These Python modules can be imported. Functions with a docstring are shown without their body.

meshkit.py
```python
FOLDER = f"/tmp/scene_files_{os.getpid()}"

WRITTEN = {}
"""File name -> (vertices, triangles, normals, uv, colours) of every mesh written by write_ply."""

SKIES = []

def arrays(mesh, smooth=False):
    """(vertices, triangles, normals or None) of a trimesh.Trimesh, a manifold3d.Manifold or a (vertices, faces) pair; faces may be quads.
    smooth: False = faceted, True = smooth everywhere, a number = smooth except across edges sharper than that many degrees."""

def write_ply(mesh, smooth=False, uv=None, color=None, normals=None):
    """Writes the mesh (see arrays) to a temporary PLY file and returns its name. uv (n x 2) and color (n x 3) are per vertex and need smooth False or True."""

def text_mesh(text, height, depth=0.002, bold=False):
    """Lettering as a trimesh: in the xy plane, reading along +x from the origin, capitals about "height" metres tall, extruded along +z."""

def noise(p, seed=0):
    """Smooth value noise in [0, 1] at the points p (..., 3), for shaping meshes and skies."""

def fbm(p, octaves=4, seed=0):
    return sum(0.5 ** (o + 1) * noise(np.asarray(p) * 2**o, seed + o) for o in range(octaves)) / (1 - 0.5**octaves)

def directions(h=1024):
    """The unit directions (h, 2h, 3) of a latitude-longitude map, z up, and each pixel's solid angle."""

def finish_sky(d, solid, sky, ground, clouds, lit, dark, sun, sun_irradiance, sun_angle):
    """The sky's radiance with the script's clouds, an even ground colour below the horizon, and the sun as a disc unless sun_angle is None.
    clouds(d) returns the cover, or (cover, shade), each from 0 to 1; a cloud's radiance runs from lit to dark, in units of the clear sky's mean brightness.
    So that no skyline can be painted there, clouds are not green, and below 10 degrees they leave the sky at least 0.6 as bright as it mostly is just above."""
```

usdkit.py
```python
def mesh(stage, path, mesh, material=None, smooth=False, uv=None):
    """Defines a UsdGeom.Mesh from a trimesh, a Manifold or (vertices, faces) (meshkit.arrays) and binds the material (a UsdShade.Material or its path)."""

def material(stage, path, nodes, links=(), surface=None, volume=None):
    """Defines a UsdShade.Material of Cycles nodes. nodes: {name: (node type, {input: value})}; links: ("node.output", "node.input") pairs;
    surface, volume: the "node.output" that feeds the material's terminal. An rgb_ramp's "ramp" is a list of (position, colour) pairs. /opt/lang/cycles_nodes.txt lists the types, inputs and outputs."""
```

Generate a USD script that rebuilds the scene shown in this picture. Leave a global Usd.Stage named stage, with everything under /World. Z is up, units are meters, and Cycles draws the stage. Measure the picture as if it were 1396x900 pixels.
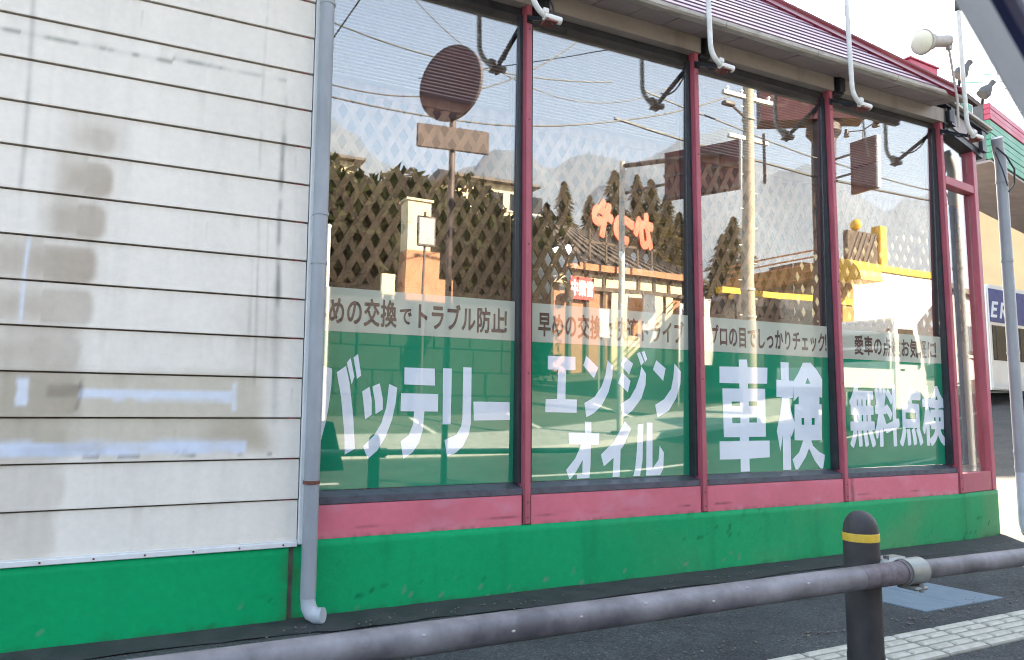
import math, random
import numpy as np, trimesh, usdkit, meshkit
from pxr import Usd, UsdGeom, UsdLux, UsdShade, Gf, Sdf, Vt
from shapely.geometry import Polygon

stage = Usd.Stage.CreateInMemory()
UsdGeom.SetStageUpAxis(stage, "Z")
UsdGeom.SetStageMetersPerUnit(stage, 1.0)
UsdGeom.Xform.Define(stage, "/World")
UsdGeom.Scope.Define(stage, "/World/Looks")
V3 = lambda *a: np.array(a, float)

# ------------------------------------------------------------------ camera
# x runs along the shop front, y into the shop (its front is y = 0), z up
FPX, CX, CY = 1020.0, 698.0, 450.0
_e = V3(2022, 123, FPX); _e /= np.linalg.norm(_e)
_u = V3(57.6, -9390, FPX); _u -= _u.dot(_e) * _e; _u /= np.linalg.norm(_u)
AXES = np.stack([_e, np.cross(_u, _e), _u])
CAM = V3(0, -4.031, 1.07)
cam = UsdGeom.Camera.Define(stage, "/World/camera")
_r, _t, _b = AXES @ V3(1, 0, 0), AXES @ V3(0, -1, 0), AXES @ V3(0, 0, -1)
cam.AddTransformOp().Set(Gf.Matrix4d(*_r, 0, *_t, 0, *_b, 0, *CAM, 1))
cam.CreateHorizontalApertureAttr(36.0)
cam.CreateVerticalApertureAttr(36.0 * 660 / 1024)
cam.CreateFocalLengthAttr(36.0 * FPX / 1396)
cam.CreateFStopAttr(9.0)
cam.CreateFocusDistanceAttr(5.2)
cam.CreateClippingRangeAttr(Gf.Vec2f(0.05, 20000))
cam.CreateExposureAttr(EXPOSURE := 3.45)

# ------------------------------------------------------------------ sky and sun
SUN_AZ, SUN_EL = math.radians(39), math.radians(29)
SUN = V3(math.sin(SUN_AZ) * math.cos(SUN_EL), math.cos(SUN_AZ) * math.cos(SUN_EL), math.sin(SUN_EL))
SKY_TINT = (1.0, 1.0, 0.985)                         # the camera's white balance
dome = UsdLux.DomeLight.Define(stage, "/World/sky")
sky_look = usdkit.material(stage, "/World/Looks/sky", {
    "sky": ("sky_texture", {"sky_type": "single_scattering", "sun_disc": False, "sun_elevation": SUN_EL, "sun_rotation": SUN_AZ, "altitude": 200.0, "air_density": 1.0, "aerosol_density": 1.0, "ozone_density": 0.6}),
    "tc": ("texture_coordinate", {}), "map": ("mapping", {"scale": (1.0, 1.0, 2.6)}),
    "n": ("noise_texture", {"scale": 2.2, "detail": 7.0, "roughness": 0.55}),
    "r": ("map_range", {"range_type": "smoothstep", "from_min": 0.48, "from_max": 0.80, "to_min": 0.02, "to_max": 0.40}),
    "bw": ("rgb_to_bw", {}), "gain": ("math", {"math_type": "multiply", "value2": 1.25}),
    "cl": ("combine_color", {}), "tint": ("mix_color", {"blend_type": "multiply", "fac": 1.0, "b": SKY_TINT, "use_clamp": False}), "m": ("mix_color", {"use_clamp": False}),
    "bg": ("background_shader", {"strength": 0.05})},
    [("tc.generated", "map.vector"), ("map.vector", "n.vector"), ("n.fac", "r.value"), ("sky.color", "bw.color"), ("bw.val", "gain.value1"),
     ("gain.value", "cl.r"), ("gain.value", "cl.g"), ("gain.value", "cl.b"), ("sky.color", "m.a"), ("cl.color", "m.b"), ("r.result", "m.fac"), ("m.result", "tint.a"), ("tint.result", "bg.color")],
    surface="bg.background")
UsdShade.MaterialBindingAPI.Apply(dome.GetPrim()).Bind(sky_look)
dome.GetPrim().SetCustomDataByKey("kind", "structure")
sun = UsdLux.DistantLight.Define(stage, "/World/sun")
sun.CreateNormalizeAttr(True); sun.CreateIntensityAttr(1.25); sun.CreateAngleAttr(0.53); sun.CreateColorAttr(Gf.Vec3f(1.0, 0.84, 0.62))
_z = SUN; _x = np.cross(V3(0, 0, 1), _z); _x /= np.linalg.norm(_x); _y = np.cross(_z, _x)
sun.AddTransformOp().Set(Gf.Matrix4d(*_x, 0, *_y, 0, *_z, 0, 0, 0, 0, 1))

# ------------------------------------------------------------------ helpers
def ray(u, v): return AXES @ V3(u - CX, v - CY, FPX)
def atY(u, v, y=0.0):
    d = ray(u, v); return CAM + d * (y - CAM[1]) / d[1]
LEAN, GY, GZ = math.radians(0.9), 0.085, 0.60          # the shop's panes lean out by a degree
GN = V3(0, -math.cos(LEAN), -math.sin(LEAN))
def glass_y(z): return GY - (z - GZ) * math.tan(LEAN)
def on_glass(u, v):
    d = ray(u, v); return CAM + d * ((V3(0, GY, GZ) - CAM) @ GN) / (d @ GN)
def seen(u, v, Y):                                      # a point Y metres across the street that the panes mirror
    p, d = on_glass(u, v), ray(u, v); d = d - 2 * (d @ GN) * GN
    return p + d * (-Y - p[1]) / d[1]

def ramp(x): return 0.11 * np.logaddexp(0, (np.minimum(x, 60) - 7.9) / 0.7) * 0.7
def bank(y):
    Y = -np.asarray(y, float); s = np.clip((Y - 8.0) / 14.0, 0, 1); return 1.7 * s * s * (3 - 2 * s)
def land(x, y): return ramp(np.asarray(x, float)) + bank(y)

_used = {}
def free(parent, name):
    k = (parent, name); n = _used.get(k, -1) + 1; _used[k] = n
    return f"{parent}/{name}" + (f"_{n:03d}" if n else "")
def path_of(p): return "/World" if p is None else (p if isinstance(p, str) else str(p.GetPath()))
def tag(prim, label=None, cat=None, group=None, kind=None):
    for k, v in (("label", label), ("category", cat), ("group", group), ("kind", kind)):
        if v: prim.SetCustomDataByKey(k, v)
    return prim
def thing(name, label, cat, loc=(0, 0, 0), rotz=0.0, group=None):
    x = UsdGeom.Xform.Define(stage, free("/World", name))
    x.AddTranslateOp().Set(Gf.Vec3d(*map(float, loc)))
    if rotz: x.AddRotateZOp().Set(math.degrees(rotz))
    return tag(x.GetPrim(), label, cat, group)

def grid(ny, nx):
    i = np.arange((ny - 1) * (nx - 1)); r, c = divmod(i, nx - 1); a = r * nx + c
    return np.vstack([np.stack([a, a + 1, a + nx + 1], 1), np.stack([a, a + nx + 1, a + nx], 1)])
def box(x0, x1, y0, y1, z0, z1, c=0.0):
    (x0, x1), (y0, y1), (z0, z1) = sorted((x0, x1)), sorted((y0, y1)), sorted((z0, z1))
    c = min(c, 0.45 * min(x1 - x0, y1 - y0, z1 - z0))
    if c <= 0:
        return trimesh.creation.box(bounds=[[x0, y0, z0], [x1, y1, z1]])
    p = []
    for X, a in ((x0, 1), (x1, -1)):
        for Y, b in ((y0, 1), (y1, -1)):
            for Z, d in ((z0, 1), (z1, -1)):
                p += [(X + a * c, Y + b * c, Z), (X + a * c, Y, Z + d * c), (X, Y + b * c, Z + d * c)]
    return trimesh.convex.convex_hull(np.array(p))
def hull(pts): return trimesh.convex.convex_hull(np.array(pts, float))
def beam(p, q, w, h, up=(0, 0, 1)):                     # rectangular bar from p to q
    p, q = V3(*p), V3(*q); d = (q - p) / np.linalg.norm(q - p)
    s = np.cross(d, V3(*up)); s /= np.linalg.norm(s); t = np.cross(s, d)
    return hull([e + a * s * w / 2 + b * t * h / 2 for e in (p, q) for a in (-1, 1) for b in (-1, 1)])
def tube(pts, r, n=10, caps=True):
    P = np.array(pts, float); R = np.broadcast_to(r, len(P)); T = np.gradient(P, axis=0); T /= np.linalg.norm(T, axis=1)[:, None]
    a = np.cross(T[0], V3(0, 0, 1) if abs(T[0][2]) < .9 else V3(1, 0, 0)); a /= np.linalg.norm(a)
    ang = np.linspace(0, 2 * np.pi, n, endpoint=False); rings = []
    for i in range(len(P)):
        a = a - a.dot(T[i]) * T[i]; a /= np.linalg.norm(a); b = np.cross(T[i], a)
        rings.append(P[i] + R[i] * (np.cos(ang)[:, None] * a + np.sin(ang)[:, None] * b))
    v = np.vstack(rings); f = []
    for i in range(len(P) - 1):
        for k in range(n):
            A, B = i * n + k, i * n + (k + 1) % n; f += [[A, B, B + n], [A, B + n, A + n]]
    if caps:
        v = np.vstack([v, P[:1], P[-1:]]); c0, c1, o = len(v) - 2, len(v) - 1, (len(P) - 1) * n
        for k in range(n): f += [[c0, (k + 1) % n, k], [c1, o + k, o + (k + 1) % n]]
    return trimesh.Trimesh(v, np.array(f), process=False)
def cyl(x, y, z0, z1, r0, r1=None, n=20): return tube([(x, y, z0), (x, y, z1)], [r0, r0 if r1 is None else r1], n)
def lathe(profile, n=28): return trimesh.creation.revolve(np.array(profile, float), sections=n)
def join(*ms):
    ms = [m for a in ms for m in (a if isinstance(a, (list, tuple)) else [a])]
    return trimesh.util.concatenate(ms) if len(ms) > 1 else ms[0]
def moved(m, x=0, y=0, z=0, rz=0.0, rx=0.0, ry=0.0, s=None):
    m = m.copy()
    if s is not None: m.apply_scale(s)
    for a, ax in ((rx, (1, 0, 0)), (ry, (0, 1, 0)), (rz, (0, 0, 1))):
        if a: m.apply_transform(trimesh.transformations.rotation_matrix(a, ax))
    m.apply_translation((x, y, z)); return m
def prism(poly, place, t=0.002):                        # shapely polygon, place(points, depth 0..1) -> world
    m = trimesh.creation.extrude_polygon(poly, 1.0, engine="earcut"); v = np.array(m.vertices)
    m.vertices = place(v[:, 0], v[:, 1], v[:, 2] * t); m.fix_normals(); return m
def mesh(name, m, mat, parent=None, smooth=False, label=None, cat=None, group=None, kind=None, color=None):
    g = usdkit.mesh(stage, free(path_of(parent), name), m, LOOK[mat] if isinstance(mat, str) else mat, smooth=smooth)
    if color is not None:
        UsdGeom.PrimvarsAPI(g).CreatePrimvar("paint", Sdf.ValueTypeNames.Color3fArray, "vertex").Set(Vt.Vec3fArray.FromNumpy(np.asarray(color, np.float32)))
    return tag(g.GetPrim(), label, cat, group, kind)

# ------------------------------------------------------------------ looks
LOOK = {}
def look(name, c, var=0.12, scale=6.0, rough=0.6, bump=0.0, bscale=60.0, metal=0.0, spec=0.5, stretch=(1, 1, 1), c2=None, cut=(0.35, 0.7), coat=0.0, ior=1.5):
    """A painted or bare surface: two tones broken up by noise in the place's own coordinates, fine relief and uneven gloss."""
    a = tuple(np.clip(np.array(c) * (1 - var), 0, 1)); b = tuple(np.clip(np.array(c) * (1 + var), 0, 1)) if c2 is None else c2
    if c2 is not None: a = c
    nodes = {"g": ("geometry", {}), "mp": ("mapping", {"scale": stretch}), "n": ("noise_texture", {"scale": scale, "detail": 6.0, "roughness": 0.62}),
             "r": ("rgb_ramp", {"ramp": [(cut[0], a), (cut[1], b)]}),
             "q": ("map_range", {"from_min": 0.3, "from_max": 0.7, "to_min": max(rough - 0.1, 0.015), "to_max": min(rough + 0.1, 1) if rough > .1 else .03}),
             "p": ("principled_bsdf", {"metallic": metal, "specular_ior_level": spec, "coat_weight": coat, "ior": ior})}
    links = [("g.position", "mp.vector"), ("mp.vector", "n.vector"), ("n.fac", "r.fac"), ("r.color", "p.base_color"), ("n.fac", "q.value"), ("q.result", "p.roughness")]
    if bump:
        nodes["bn"] = ("noise_texture", {"scale": bscale, "detail": 4.0}); nodes["b"] = ("bump", {"strength": bump, "distance": 0.004})
        links += [("mp.vector", "bn.vector"), ("bn.fac", "b.height"), ("b.normal", "p.normal")]
    LOOK[name] = usdkit.material(stage, "/World/Looks/" + name, nodes, links, surface="p.BSDF")
def painted(name, rough=0.55, bump=0.15, bscale=40.0, spec=0.4, var=0.06):
    """Paint whose stains and wear come with the mesh (primvar paint)."""
    LOOK[name] = usdkit.material(stage, "/World/Looks/" + name, {
        "a": ("attribute", {"attribute": "paint"}), "g": ("geometry", {}), "n": ("noise_texture", {"scale": 25.0, "detail": 6.0, "roughness": 0.7}),
        "r": ("map_range", {"from_min": 0.25, "from_max": 0.75, "to_min": 1 - var, "to_max": 1 + var}), "c": ("vector_math", {"math_type": "scale"}),
        "bn": ("noise_texture", {"scale": bscale, "detail": 3.0}), "b": ("bump", {"strength": bump, "distance": 0.003}),
        "p": ("principled_bsdf", {"roughness": rough, "specular_ior_level": spec})},
        [("g.position", "n.vector"), ("n.fac", "r.value"), ("a.color", "c.vector1"), ("r.result", "c.scale"), ("c.vector", "p.base_color"),
         ("g.position", "bn.vector"), ("bn.fac", "b.height"), ("b.normal", "p.normal")], surface="p.BSDF")
def asphalt_look(name, a, b):                           # binder with broad patches, pale and dark stones showing through
    LOOK[name] = usdkit.material(stage, "/World/Looks/" + name, {
        "g": ("geometry", {}), "n": ("noise_texture", {"scale": 1.7, "detail": 5.0}), "r": ("rgb_ramp", {"ramp": [(0.35, a), (0.68, b)]}),
        "v": ("voronoi_texture", {"scale": 130.0}), "bw": ("rgb_to_bw", {}), "s": ("rgb_ramp", {"ramp": [(0.0, (0.35,) * 3), (0.55, (0.85,) * 3), (0.85, (1.25,) * 3), (1.0, (2.7,) * 3)]}),
        "m": ("mix_color", {"blend_type": "multiply", "fac": 1.0, "use_clamp": False, "use_clamp_result": False}), "c": ("noise_texture", {"scale": 0.9, "detail": 8.0, "roughness": 0.75}),
        "k": ("rgb_ramp", {"ramp": [(0.485, (1, 1, 1)), (0.5, (0.45, 0.45, 0.45)), (0.515, (1, 1, 1))]}), "m2": ("mix_color", {"blend_type": "multiply", "fac": 0.8, "use_clamp": False}),
        "b": ("bump", {"strength": 0.7, "distance": 0.004}), "p": ("principled_bsdf", {"roughness": 0.8, "specular_ior_level": 0.4})},
        [("g.position", "n.vector"), ("n.fac", "r.fac"), ("g.position", "v.vector"), ("v.color", "bw.color"), ("bw.val", "s.fac"), ("r.color", "m.a"), ("s.color", "m.b"),
         ("g.position", "c.vector"), ("c.fac", "k.fac"), ("m.result", "m2.a"), ("k.color", "m2.b"), ("m2.result", "p.base_color"), ("v.distance", "b.height"), ("b.normal", "p.normal")], surface="p.BSDF")
painted("siding_paint"); painted("wall_paint", rough=0.65, bump=0.35, bscale=55, var=0.09, spec=0.12); painted("metal_paint", rough=0.45, bump=0.1)
look("trim_white", (0.70, 0.72, 0.72), 0.08, 8, 0.45)
look("seam_dark", (0.17, 0.15, 0.125), 0.3, 10, 0.8)
look("frame_black", (0.022, 0.024, 0.03), 0.3, 12, 0.42)
look("frame_gray", (0.085, 0.09, 0.115), 0.2, 14, 0.38, metal=0.2)
look("mullion_pink", (0.40, 0.092, 0.125), 0.16, 9, 0.42, bump=0.1, stretch=(1, 1, .3))
look("mullion_red", (0.30, 0.05, 0.08), 0.2, 9, 0.4)
look("pvc_gray", (0.30, 0.33, 0.36), 0.16, 5, 0.42, stretch=(1, 1, .35), bump=0.08)
look("pvc_pale", (0.44, 0.49, 0.54), 0.12, 7, 0.4)
look("arm_white", (0.66, 0.67, 0.64), 0.12, 18, 0.4)
look("lamp_shell", (0.42, 0.38, 0.34), 0.15, 20, 0.5)
look("lamp_lens", (0.86, 0.82, 0.62), 0.05, 10, 0.3)
look("cable", (0.02, 0.025, 0.03), 0.2, 10, 0.5)
look("rust_box", (0.16, 0.055, 0.04), 0.35, 30, 0.7)
look("soffit", (0.34, 0.29, 0.285), 0.16, 7, 0.6, stretch=(.5, 1, 1))
look("gutter", (0.28, 0.255, 0.22), 0.0, 8, 0.55, c2=(0.55, 0.54, 0.49), stretch=(.5, 2, 2))
look("roof_mauve", (0.33, 0.22, 0.29), 0.14, 4, 0.33, metal=0.15, stretch=(.2, 1, 1))
look("roof_gap", (0.045, 0.012, 0.024), 0.2, 3, 0.6)
look("roof_red", (0.15, 0.012, 0.025), 0.2, 3, 0.4)
look("film_green", (0.010, 0.215, 0.105), 0.06, 3, 0.1, ior=2.55)
look("film_cream", (0.47, 0.49, 0.40), 0.05, 3, 0.1, ior=2.55)
look("letter_white", (0.80, 0.86, 0.95), 0.04, 5, 0.5)
look("film_white", (0.72, 0.79, 0.86), 0.04, 5, 0.1, ior=2.55)
look("letter_brown", (0.11, 0.07, 0.055), 0.1, 9, 0.1, ior=2.55)
look("lattice_wood", (0.50, 0.31, 0.19), 0.25, 14, 0.6, stretch=(1, 1, .5))
look("slat", (0.52, 0.42, 0.40), 0.06, 5, 0.4)
look("room_wall", (0.38, 0.33, 0.27), 0.1, 2, 0.8)
look("room_floor", (0.10, 0.09, 0.08), 0.2, 3, 0.6)
look("pipe_steel", (0.095, 0.09, 0.098), 0.0, 7.0, 0.55, c2=(0.25, 0.24, 0.25), stretch=(1, 1, 1), bump=0.2, metal=0.15, cut=(0.36, 0.66))
look("pipe_rust", (0.085, 0.065, 0.07), 0.0, 30, 0.7, c2=(0.19, 0.17, 0.185), bump=0.25)
look("post_black", (0.016, 0.016, 0.020), 0.0, 9, 0.6, c2=(0.050, 0.046, 0.044), bump=0.2, bscale=90)
look("band_yellow", (0.62, 0.42, 0.045), 0.14, 25, 0.45)
look("clamp", (0.25, 0.265, 0.245), 0.14, 18, 0.42, metal=0.3)
asphalt_look("asphalt", (0.046, 0.053, 0.056), (0.082, 0.092, 0.095))
asphalt_look("asphalt_road", (0.048, 0.05, 0.052), (0.078, 0.078, 0.076))
look("wall_stone", (0.016, 0.016, 0.014), 0.0, 2, 0.9, c2=(0.036, 0.033, 0.028), bump=0.5)
look("lot", (0.105, 0.10, 0.088), 0.2, 0.8, 0.85, bump=0.4, bscale=100)
look("kerb", (0.40, 0.39, 0.37), 0.16, 5, 0.8, bump=0.4)
look("tactile", (0.20, 0.20, 0.165), 0.0, 12, 0.8, c2=(0.34, 0.33, 0.28), bump=0.3)
look("tactile_bar", (0.40, 0.39, 0.33), 0.0, 20, 0.75, c2=(0.58, 0.57, 0.50), bump=0.3)
look("slab_blue", (0.155, 0.215, 0.27), 0.0, 14, 0.75, c2=(0.21, 0.275, 0.33), bump=0.25)
look("dark_apron", (0.026, 0.03, 0.034), 0.0, 7, 0.8, c2=(0.055, 0.058, 0.06), bump=0.5)
look("grit", (0.16, 0.15, 0.13), 0.4, 40, 0.9)
look("line_white", (0.66, 0.66, 0.62), 0.15, 6, 0.7)
look("concrete", (0.42, 0.36, 0.28), 0.14, 3, 0.8, bump=0.3)
look("steel_pole", (0.52, 0.50, 0.46), 0.1, 5, 0.5)
look("sign_maroon", (0.095, 0.018, 0.026), 0.2, 3, 0.5)
look("sign_dark", (0.085, 0.06, 0.06), 0.2, 6, 0.55)
look("sign_orange", (0.62, 0.26, 0.09), 0.15, 3, 0.5)
look("sign_faint", (0.15, 0.06, 0.065), 0.1, 5, 0.5)
look("orange", (0.60, 0.062, 0.004), 0.08, 4, 0.45)
look("red", (0.62, 0.03, 0.03), 0.1, 4, 0.5)
look("wall_orange", (0.42, 0.19, 0.10), 0.15, 1.5, 0.8)
look("wall_cream", (0.72, 0.60, 0.38), 0.06, 1.5, 0.75)
look("wall_yellow", (0.80, 0.58, 0.30), 0.06, 1.2, 0.75)
look("wall_white", (0.76, 0.73, 0.66), 0.05, 1.5, 0.7)
look("wall_gray", (0.36, 0.37, 0.39), 0.08, 1.0, 0.7)
look("wall_dark", (0.09, 0.065, 0.05), 0.25, 1.2, 0.8)
look("roof_tile", (0.105, 0.085, 0.072), 0.25, 2.2, 0.7)
look("canary", (0.78, 0.46, 0.02), 0.08, 2, 0.45)
look("ochre", (0.36, 0.20, 0.035), 0.15, 2, 0.6)
look("flag_white", (0.80, 0.78, 0.70), 0.05, 3, 0.7)
look("blue", (0.02, 0.045, 0.22), 0.1, 2, 0.35)
look("car_white", (0.78, 0.78, 0.74), 0.03, 2, 0.25, coat=0.6)
look("car_dark", (0.03, 0.03, 0.035), 0.1, 2, 0.3, coat=0.6)
look("car_glass", (0.012, 0.014, 0.017), 0.1, 3, 0.06)
look("tyre", (0.02, 0.02, 0.02), 0.2, 10, 0.8)
look("rim", (0.60, 0.60, 0.58), 0.1, 10, 0.35, metal=0.4)
look("trim_cloth", (0.62, 0.60, 0.62), 0.06, 20, 0.9, bump=0.25, bscale=400)
look("rubber_navy", (0.012, 0.014, 0.05), 0.2, 20, 0.5)
look("stripe_red", (0.50, 0.085, 0.14), 0.1, 3, 0.5)
look("stripe_green", (0.10, 0.33, 0.22), 0.08, 3, 0.5)
look("fascia_edge", (0.12, 0.12, 0.12), 0.2, 5, 0.6)
look("beam_gray", (0.27, 0.25, 0.255), 0.0, 3.5, 0.6, c2=(0.40, 0.375, 0.38))
look("sign_green", (0.015, 0.22, 0.10), 0.1, 4, 0.45)
look("bark", (0.10, 0.07, 0.05), 0.25, 8, 0.9)
look("hills", (0.06, 0.085, 0.12), 0.0, 0.004, 0.95, c2=(0.12, 0.14, 0.17))
def leaf_look(name, dark, light):
    LOOK[name] = usdkit.material(stage, "/World/Looks/" + name, {
        "g": ("geometry", {}), "r": ("rgb_ramp", {"ramp": [(0, dark), (1, light)]}), "d": ("diffuse_bsdf", {}), "t": ("translucent_bsdf", {}), "m": ("mix_closure", {"fac": 0.25})},
        [("g.random_per_island", "r.fac"), ("r.color", "d.color"), ("r.color", "t.color"), ("d.BSDF", "m.closure1"), ("t.BSDF", "m.closure2")], surface="m.closure")
leaf_look("needles", (0.09, 0.075, 0.025), (0.34, 0.20, 0.06)); leaf_look("dark_leaves", (0.03, 0.034, 0.014), (0.12, 0.095, 0.035))
# panes: clear glass whose two faces mirror more towards grazing angles; the street side has a faint reflective coat
LOOK["glass"] = usdkit.material(stage, "/World/Looks/glass", {
    "g": ("geometry", {}), "dot": ("vector_math", {"math_type": "dot_product"}), "abs": ("math", {"math_type": "absolute"}),
    "inv": ("math", {"math_type": "subtract", "value1": 1.0}), "pow": ("math", {"math_type": "power", "value2": 5.0}),
    "wn": ("noise_texture", {"scale": 0.9, "detail": 1.0}), "wb": ("bump", {"strength": 1.0, "distance": 0.0022}),
    "fr": ("math", {"math_type": "multiply_add", "value2": 0.80, "value3": 0.20}),
    "t": ("transparent_bsdf", {"color": (0.93, 0.95, 0.94)}), "s": ("glossy_bsdf", {"color": (1, 1, 1), "roughness": 0.0, "distribution": "ggx"}), "m": ("mix_closure", {})},
    [("g.incoming", "dot.vector1"), ("g.normal", "dot.vector2"), ("dot.value", "abs.value1"), ("abs.value", "inv.value2"), ("inv.value", "pow.value1"), ("pow.value", "fr.value1"),
     ("g.position", "wn.vector"), ("wn.fac", "wb.height"), ("wb.normal", "s.normal"), ("fr.value", "m.fac"), ("t.BSDF", "m.closure1"), ("s.BSDF", "m.closure2")], surface="m.closure")
# ------------------------------------------------------------------ the ground
def strip(xs, ys, zf):
    X, Y = np.meshgrid(xs, ys); Z = zf(X, Y); return trimesh.Trimesh(np.stack([X, Y, Z], -1).reshape(-1, 3), grid(len(ys), len(xs)), process=False)
XS = np.concatenate([[-2500, -600, -150, -60, -25], np.linspace(-12, 40, 105), [50, 60, 80, 150, 600, 2500, 6500]])
mesh("ground", strip(XS, np.concatenate([[-4500, -1200, -300, -100, -60], np.linspace(-40, 14, 109), [20, 40, 100, 400, 2000]]), lambda x, y: land(x, y) - 0.17), "lot", kind="structure", smooth=True)
mesh("pavement", strip(np.linspace(-14, 40, 109), [-2.95, -2.2, -1.5, -0.8, 0.02], lambda x, y: ramp(x) + 0 * y), "asphalt", kind="structure", smooth=True)
mesh("road", strip(np.linspace(-40, 60, 101), np.linspace(-9.2, -3.1, 8), lambda x, y: land(x, y) - 0.13), "asphalt_road", kind="structure", smooth=True)
mesh("far_pavement", strip(np.linspace(-40, 60, 101), [-11.2, -10.2, -9.38], lambda x, y: land(x, y) + 0.0), "kerb", kind="structure", smooth=True)
mesh("yard", strip(np.linspace(6.9, 40, 66), [0.03, 2, 5, 9, 13], lambda x, y: ramp(x) - 0.004 + 0 * y), "asphalt_road", kind="structure", smooth=True)
for i in range(24):                                     # kerb stones, 1 m each, on both sides of the road
    x = -6 + i * 1.0
    mesh("kerb_stone", hull([(x + a, y, ramp(x + a) + z) for a in (0.004, 0.996) for y, z in ((-2.955, 0.004), (-3.075, 0.0), (-3.10, -0.15), (-2.955, -0.15))]), "kerb", kind="structure")
for i in range(30):
    x = -6 + i * 1.2
    mesh("far_kerb_stone", hull([(x + a, y, float(land(x + a, y)) + z) for a in (0.004, 1.194) for y, z in ((-9.375, 0.006), (-9.23, 0.0), (-9.2, -0.16), (-9.375, -0.16))]), "kerb", kind="structure")
for i in range(9):
    x = -14 + i * 6.5
    mesh("lane_mark", strip(np.linspace(x, x + 3.6, 8), [-6.22, -6.06], lambda a, b: land(a, b) - 0.126), "line_white", kind="structure")
mesh("edge_line", strip(np.linspace(-30, 50, 81), [-8.82, -8.66], lambda a, b: land(a, b) - 0.126), "line_white", kind="structure")
for i in range(4):                                      # worn bay lines in the lot across the street
    x = 3.5 + 2.7 * i
    mesh("bay_line", strip([x, x + 0.12], np.linspace(-13.7, -11.5, 8), lambda a, b: land(a, b) - 0.163), "line_white", kind="structure")
# dark strip of old sealant along the foot of the shop, with an uneven outer edge
rng = np.random.default_rng(4)
xs = np.linspace(-4, 7.2, 160); edge = -0.24 - 0.10 * meshkit.fbm(np.stack([xs * 1.7, 0 * xs, 0 * xs], -1), 4, 3) + 0.03 * (xs < 0.9)
top = np.stack([np.stack([xs, edge * t - 0.02 * (1 - t), 0.004 + 0.012 * (1 - t) + 0.004 * meshkit.noise(np.stack([xs * 9, xs * 0 + t * 5, 0 * xs], -1))], -1) for t in (0, .25, .5, .75, 1.0)])
mesh("dark_apron", trimesh.Trimesh(top.reshape(-1, 3), grid(5, len(xs))[:, ::-1], process=False), "dark_apron", kind="structure", smooth=True)
for k in range(11):                                     # tactile paving, one block each 30 cm
    x0, parts, bars = 2.10 + 0.302 * k, [], []
    dz = 0.004 + 0.002 * rng.random(); j = 0.004 * (rng.random() - .5)
    parts.append(box(x0 + .003, x0 + .299, -1.832 + j, -1.532 + j, -0.02, dz + .004, .004))
    for r in range(5):
        for a, b in (((.012, .288),) if r % 2 == 0 else ((.012, .139), (.161, .288))):
            y = -1.803 + j + .0605 * r; s = .035 if r % 2 else 0.0
            bars.append(hull([(x0 + xx + e * .008 - (s if xx > .01 else 0) * 0, y + yy * q, dz + zz) for xx, e in ((a, 1), (b, -1)) for yy in (-1, 1) for q, zz in ((.019, .0035), (.012, .0115))] +
                              [(x0 + xx, y + yy * .019, dz + .0035) for xx in (a, b) for yy in (-1, 1)]))
    tb = mesh("tactile_block", join(parts), "tactile", "/World/pavement")
    mesh("raised_bars", join(bars), "tactile_bar", tb, kind="stuff")
for a, b in ((3.86, 4.20), (4.205, 4.56)):              # two blue-grey slabs let into the asphalt
    mesh("paving_slab", hull([(a + s * t, y, z) for t, y in ((0, -0.80), (0.05, -1.31)) for s in (1,) for z in (-.02, .006)] + [(b + t, y, z) for t, y in ((0, -0.80), (0.05, -1.31)) for z in (-.02, .006)]), "slab_blue", "/World/pavement")
bits = []
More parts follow.
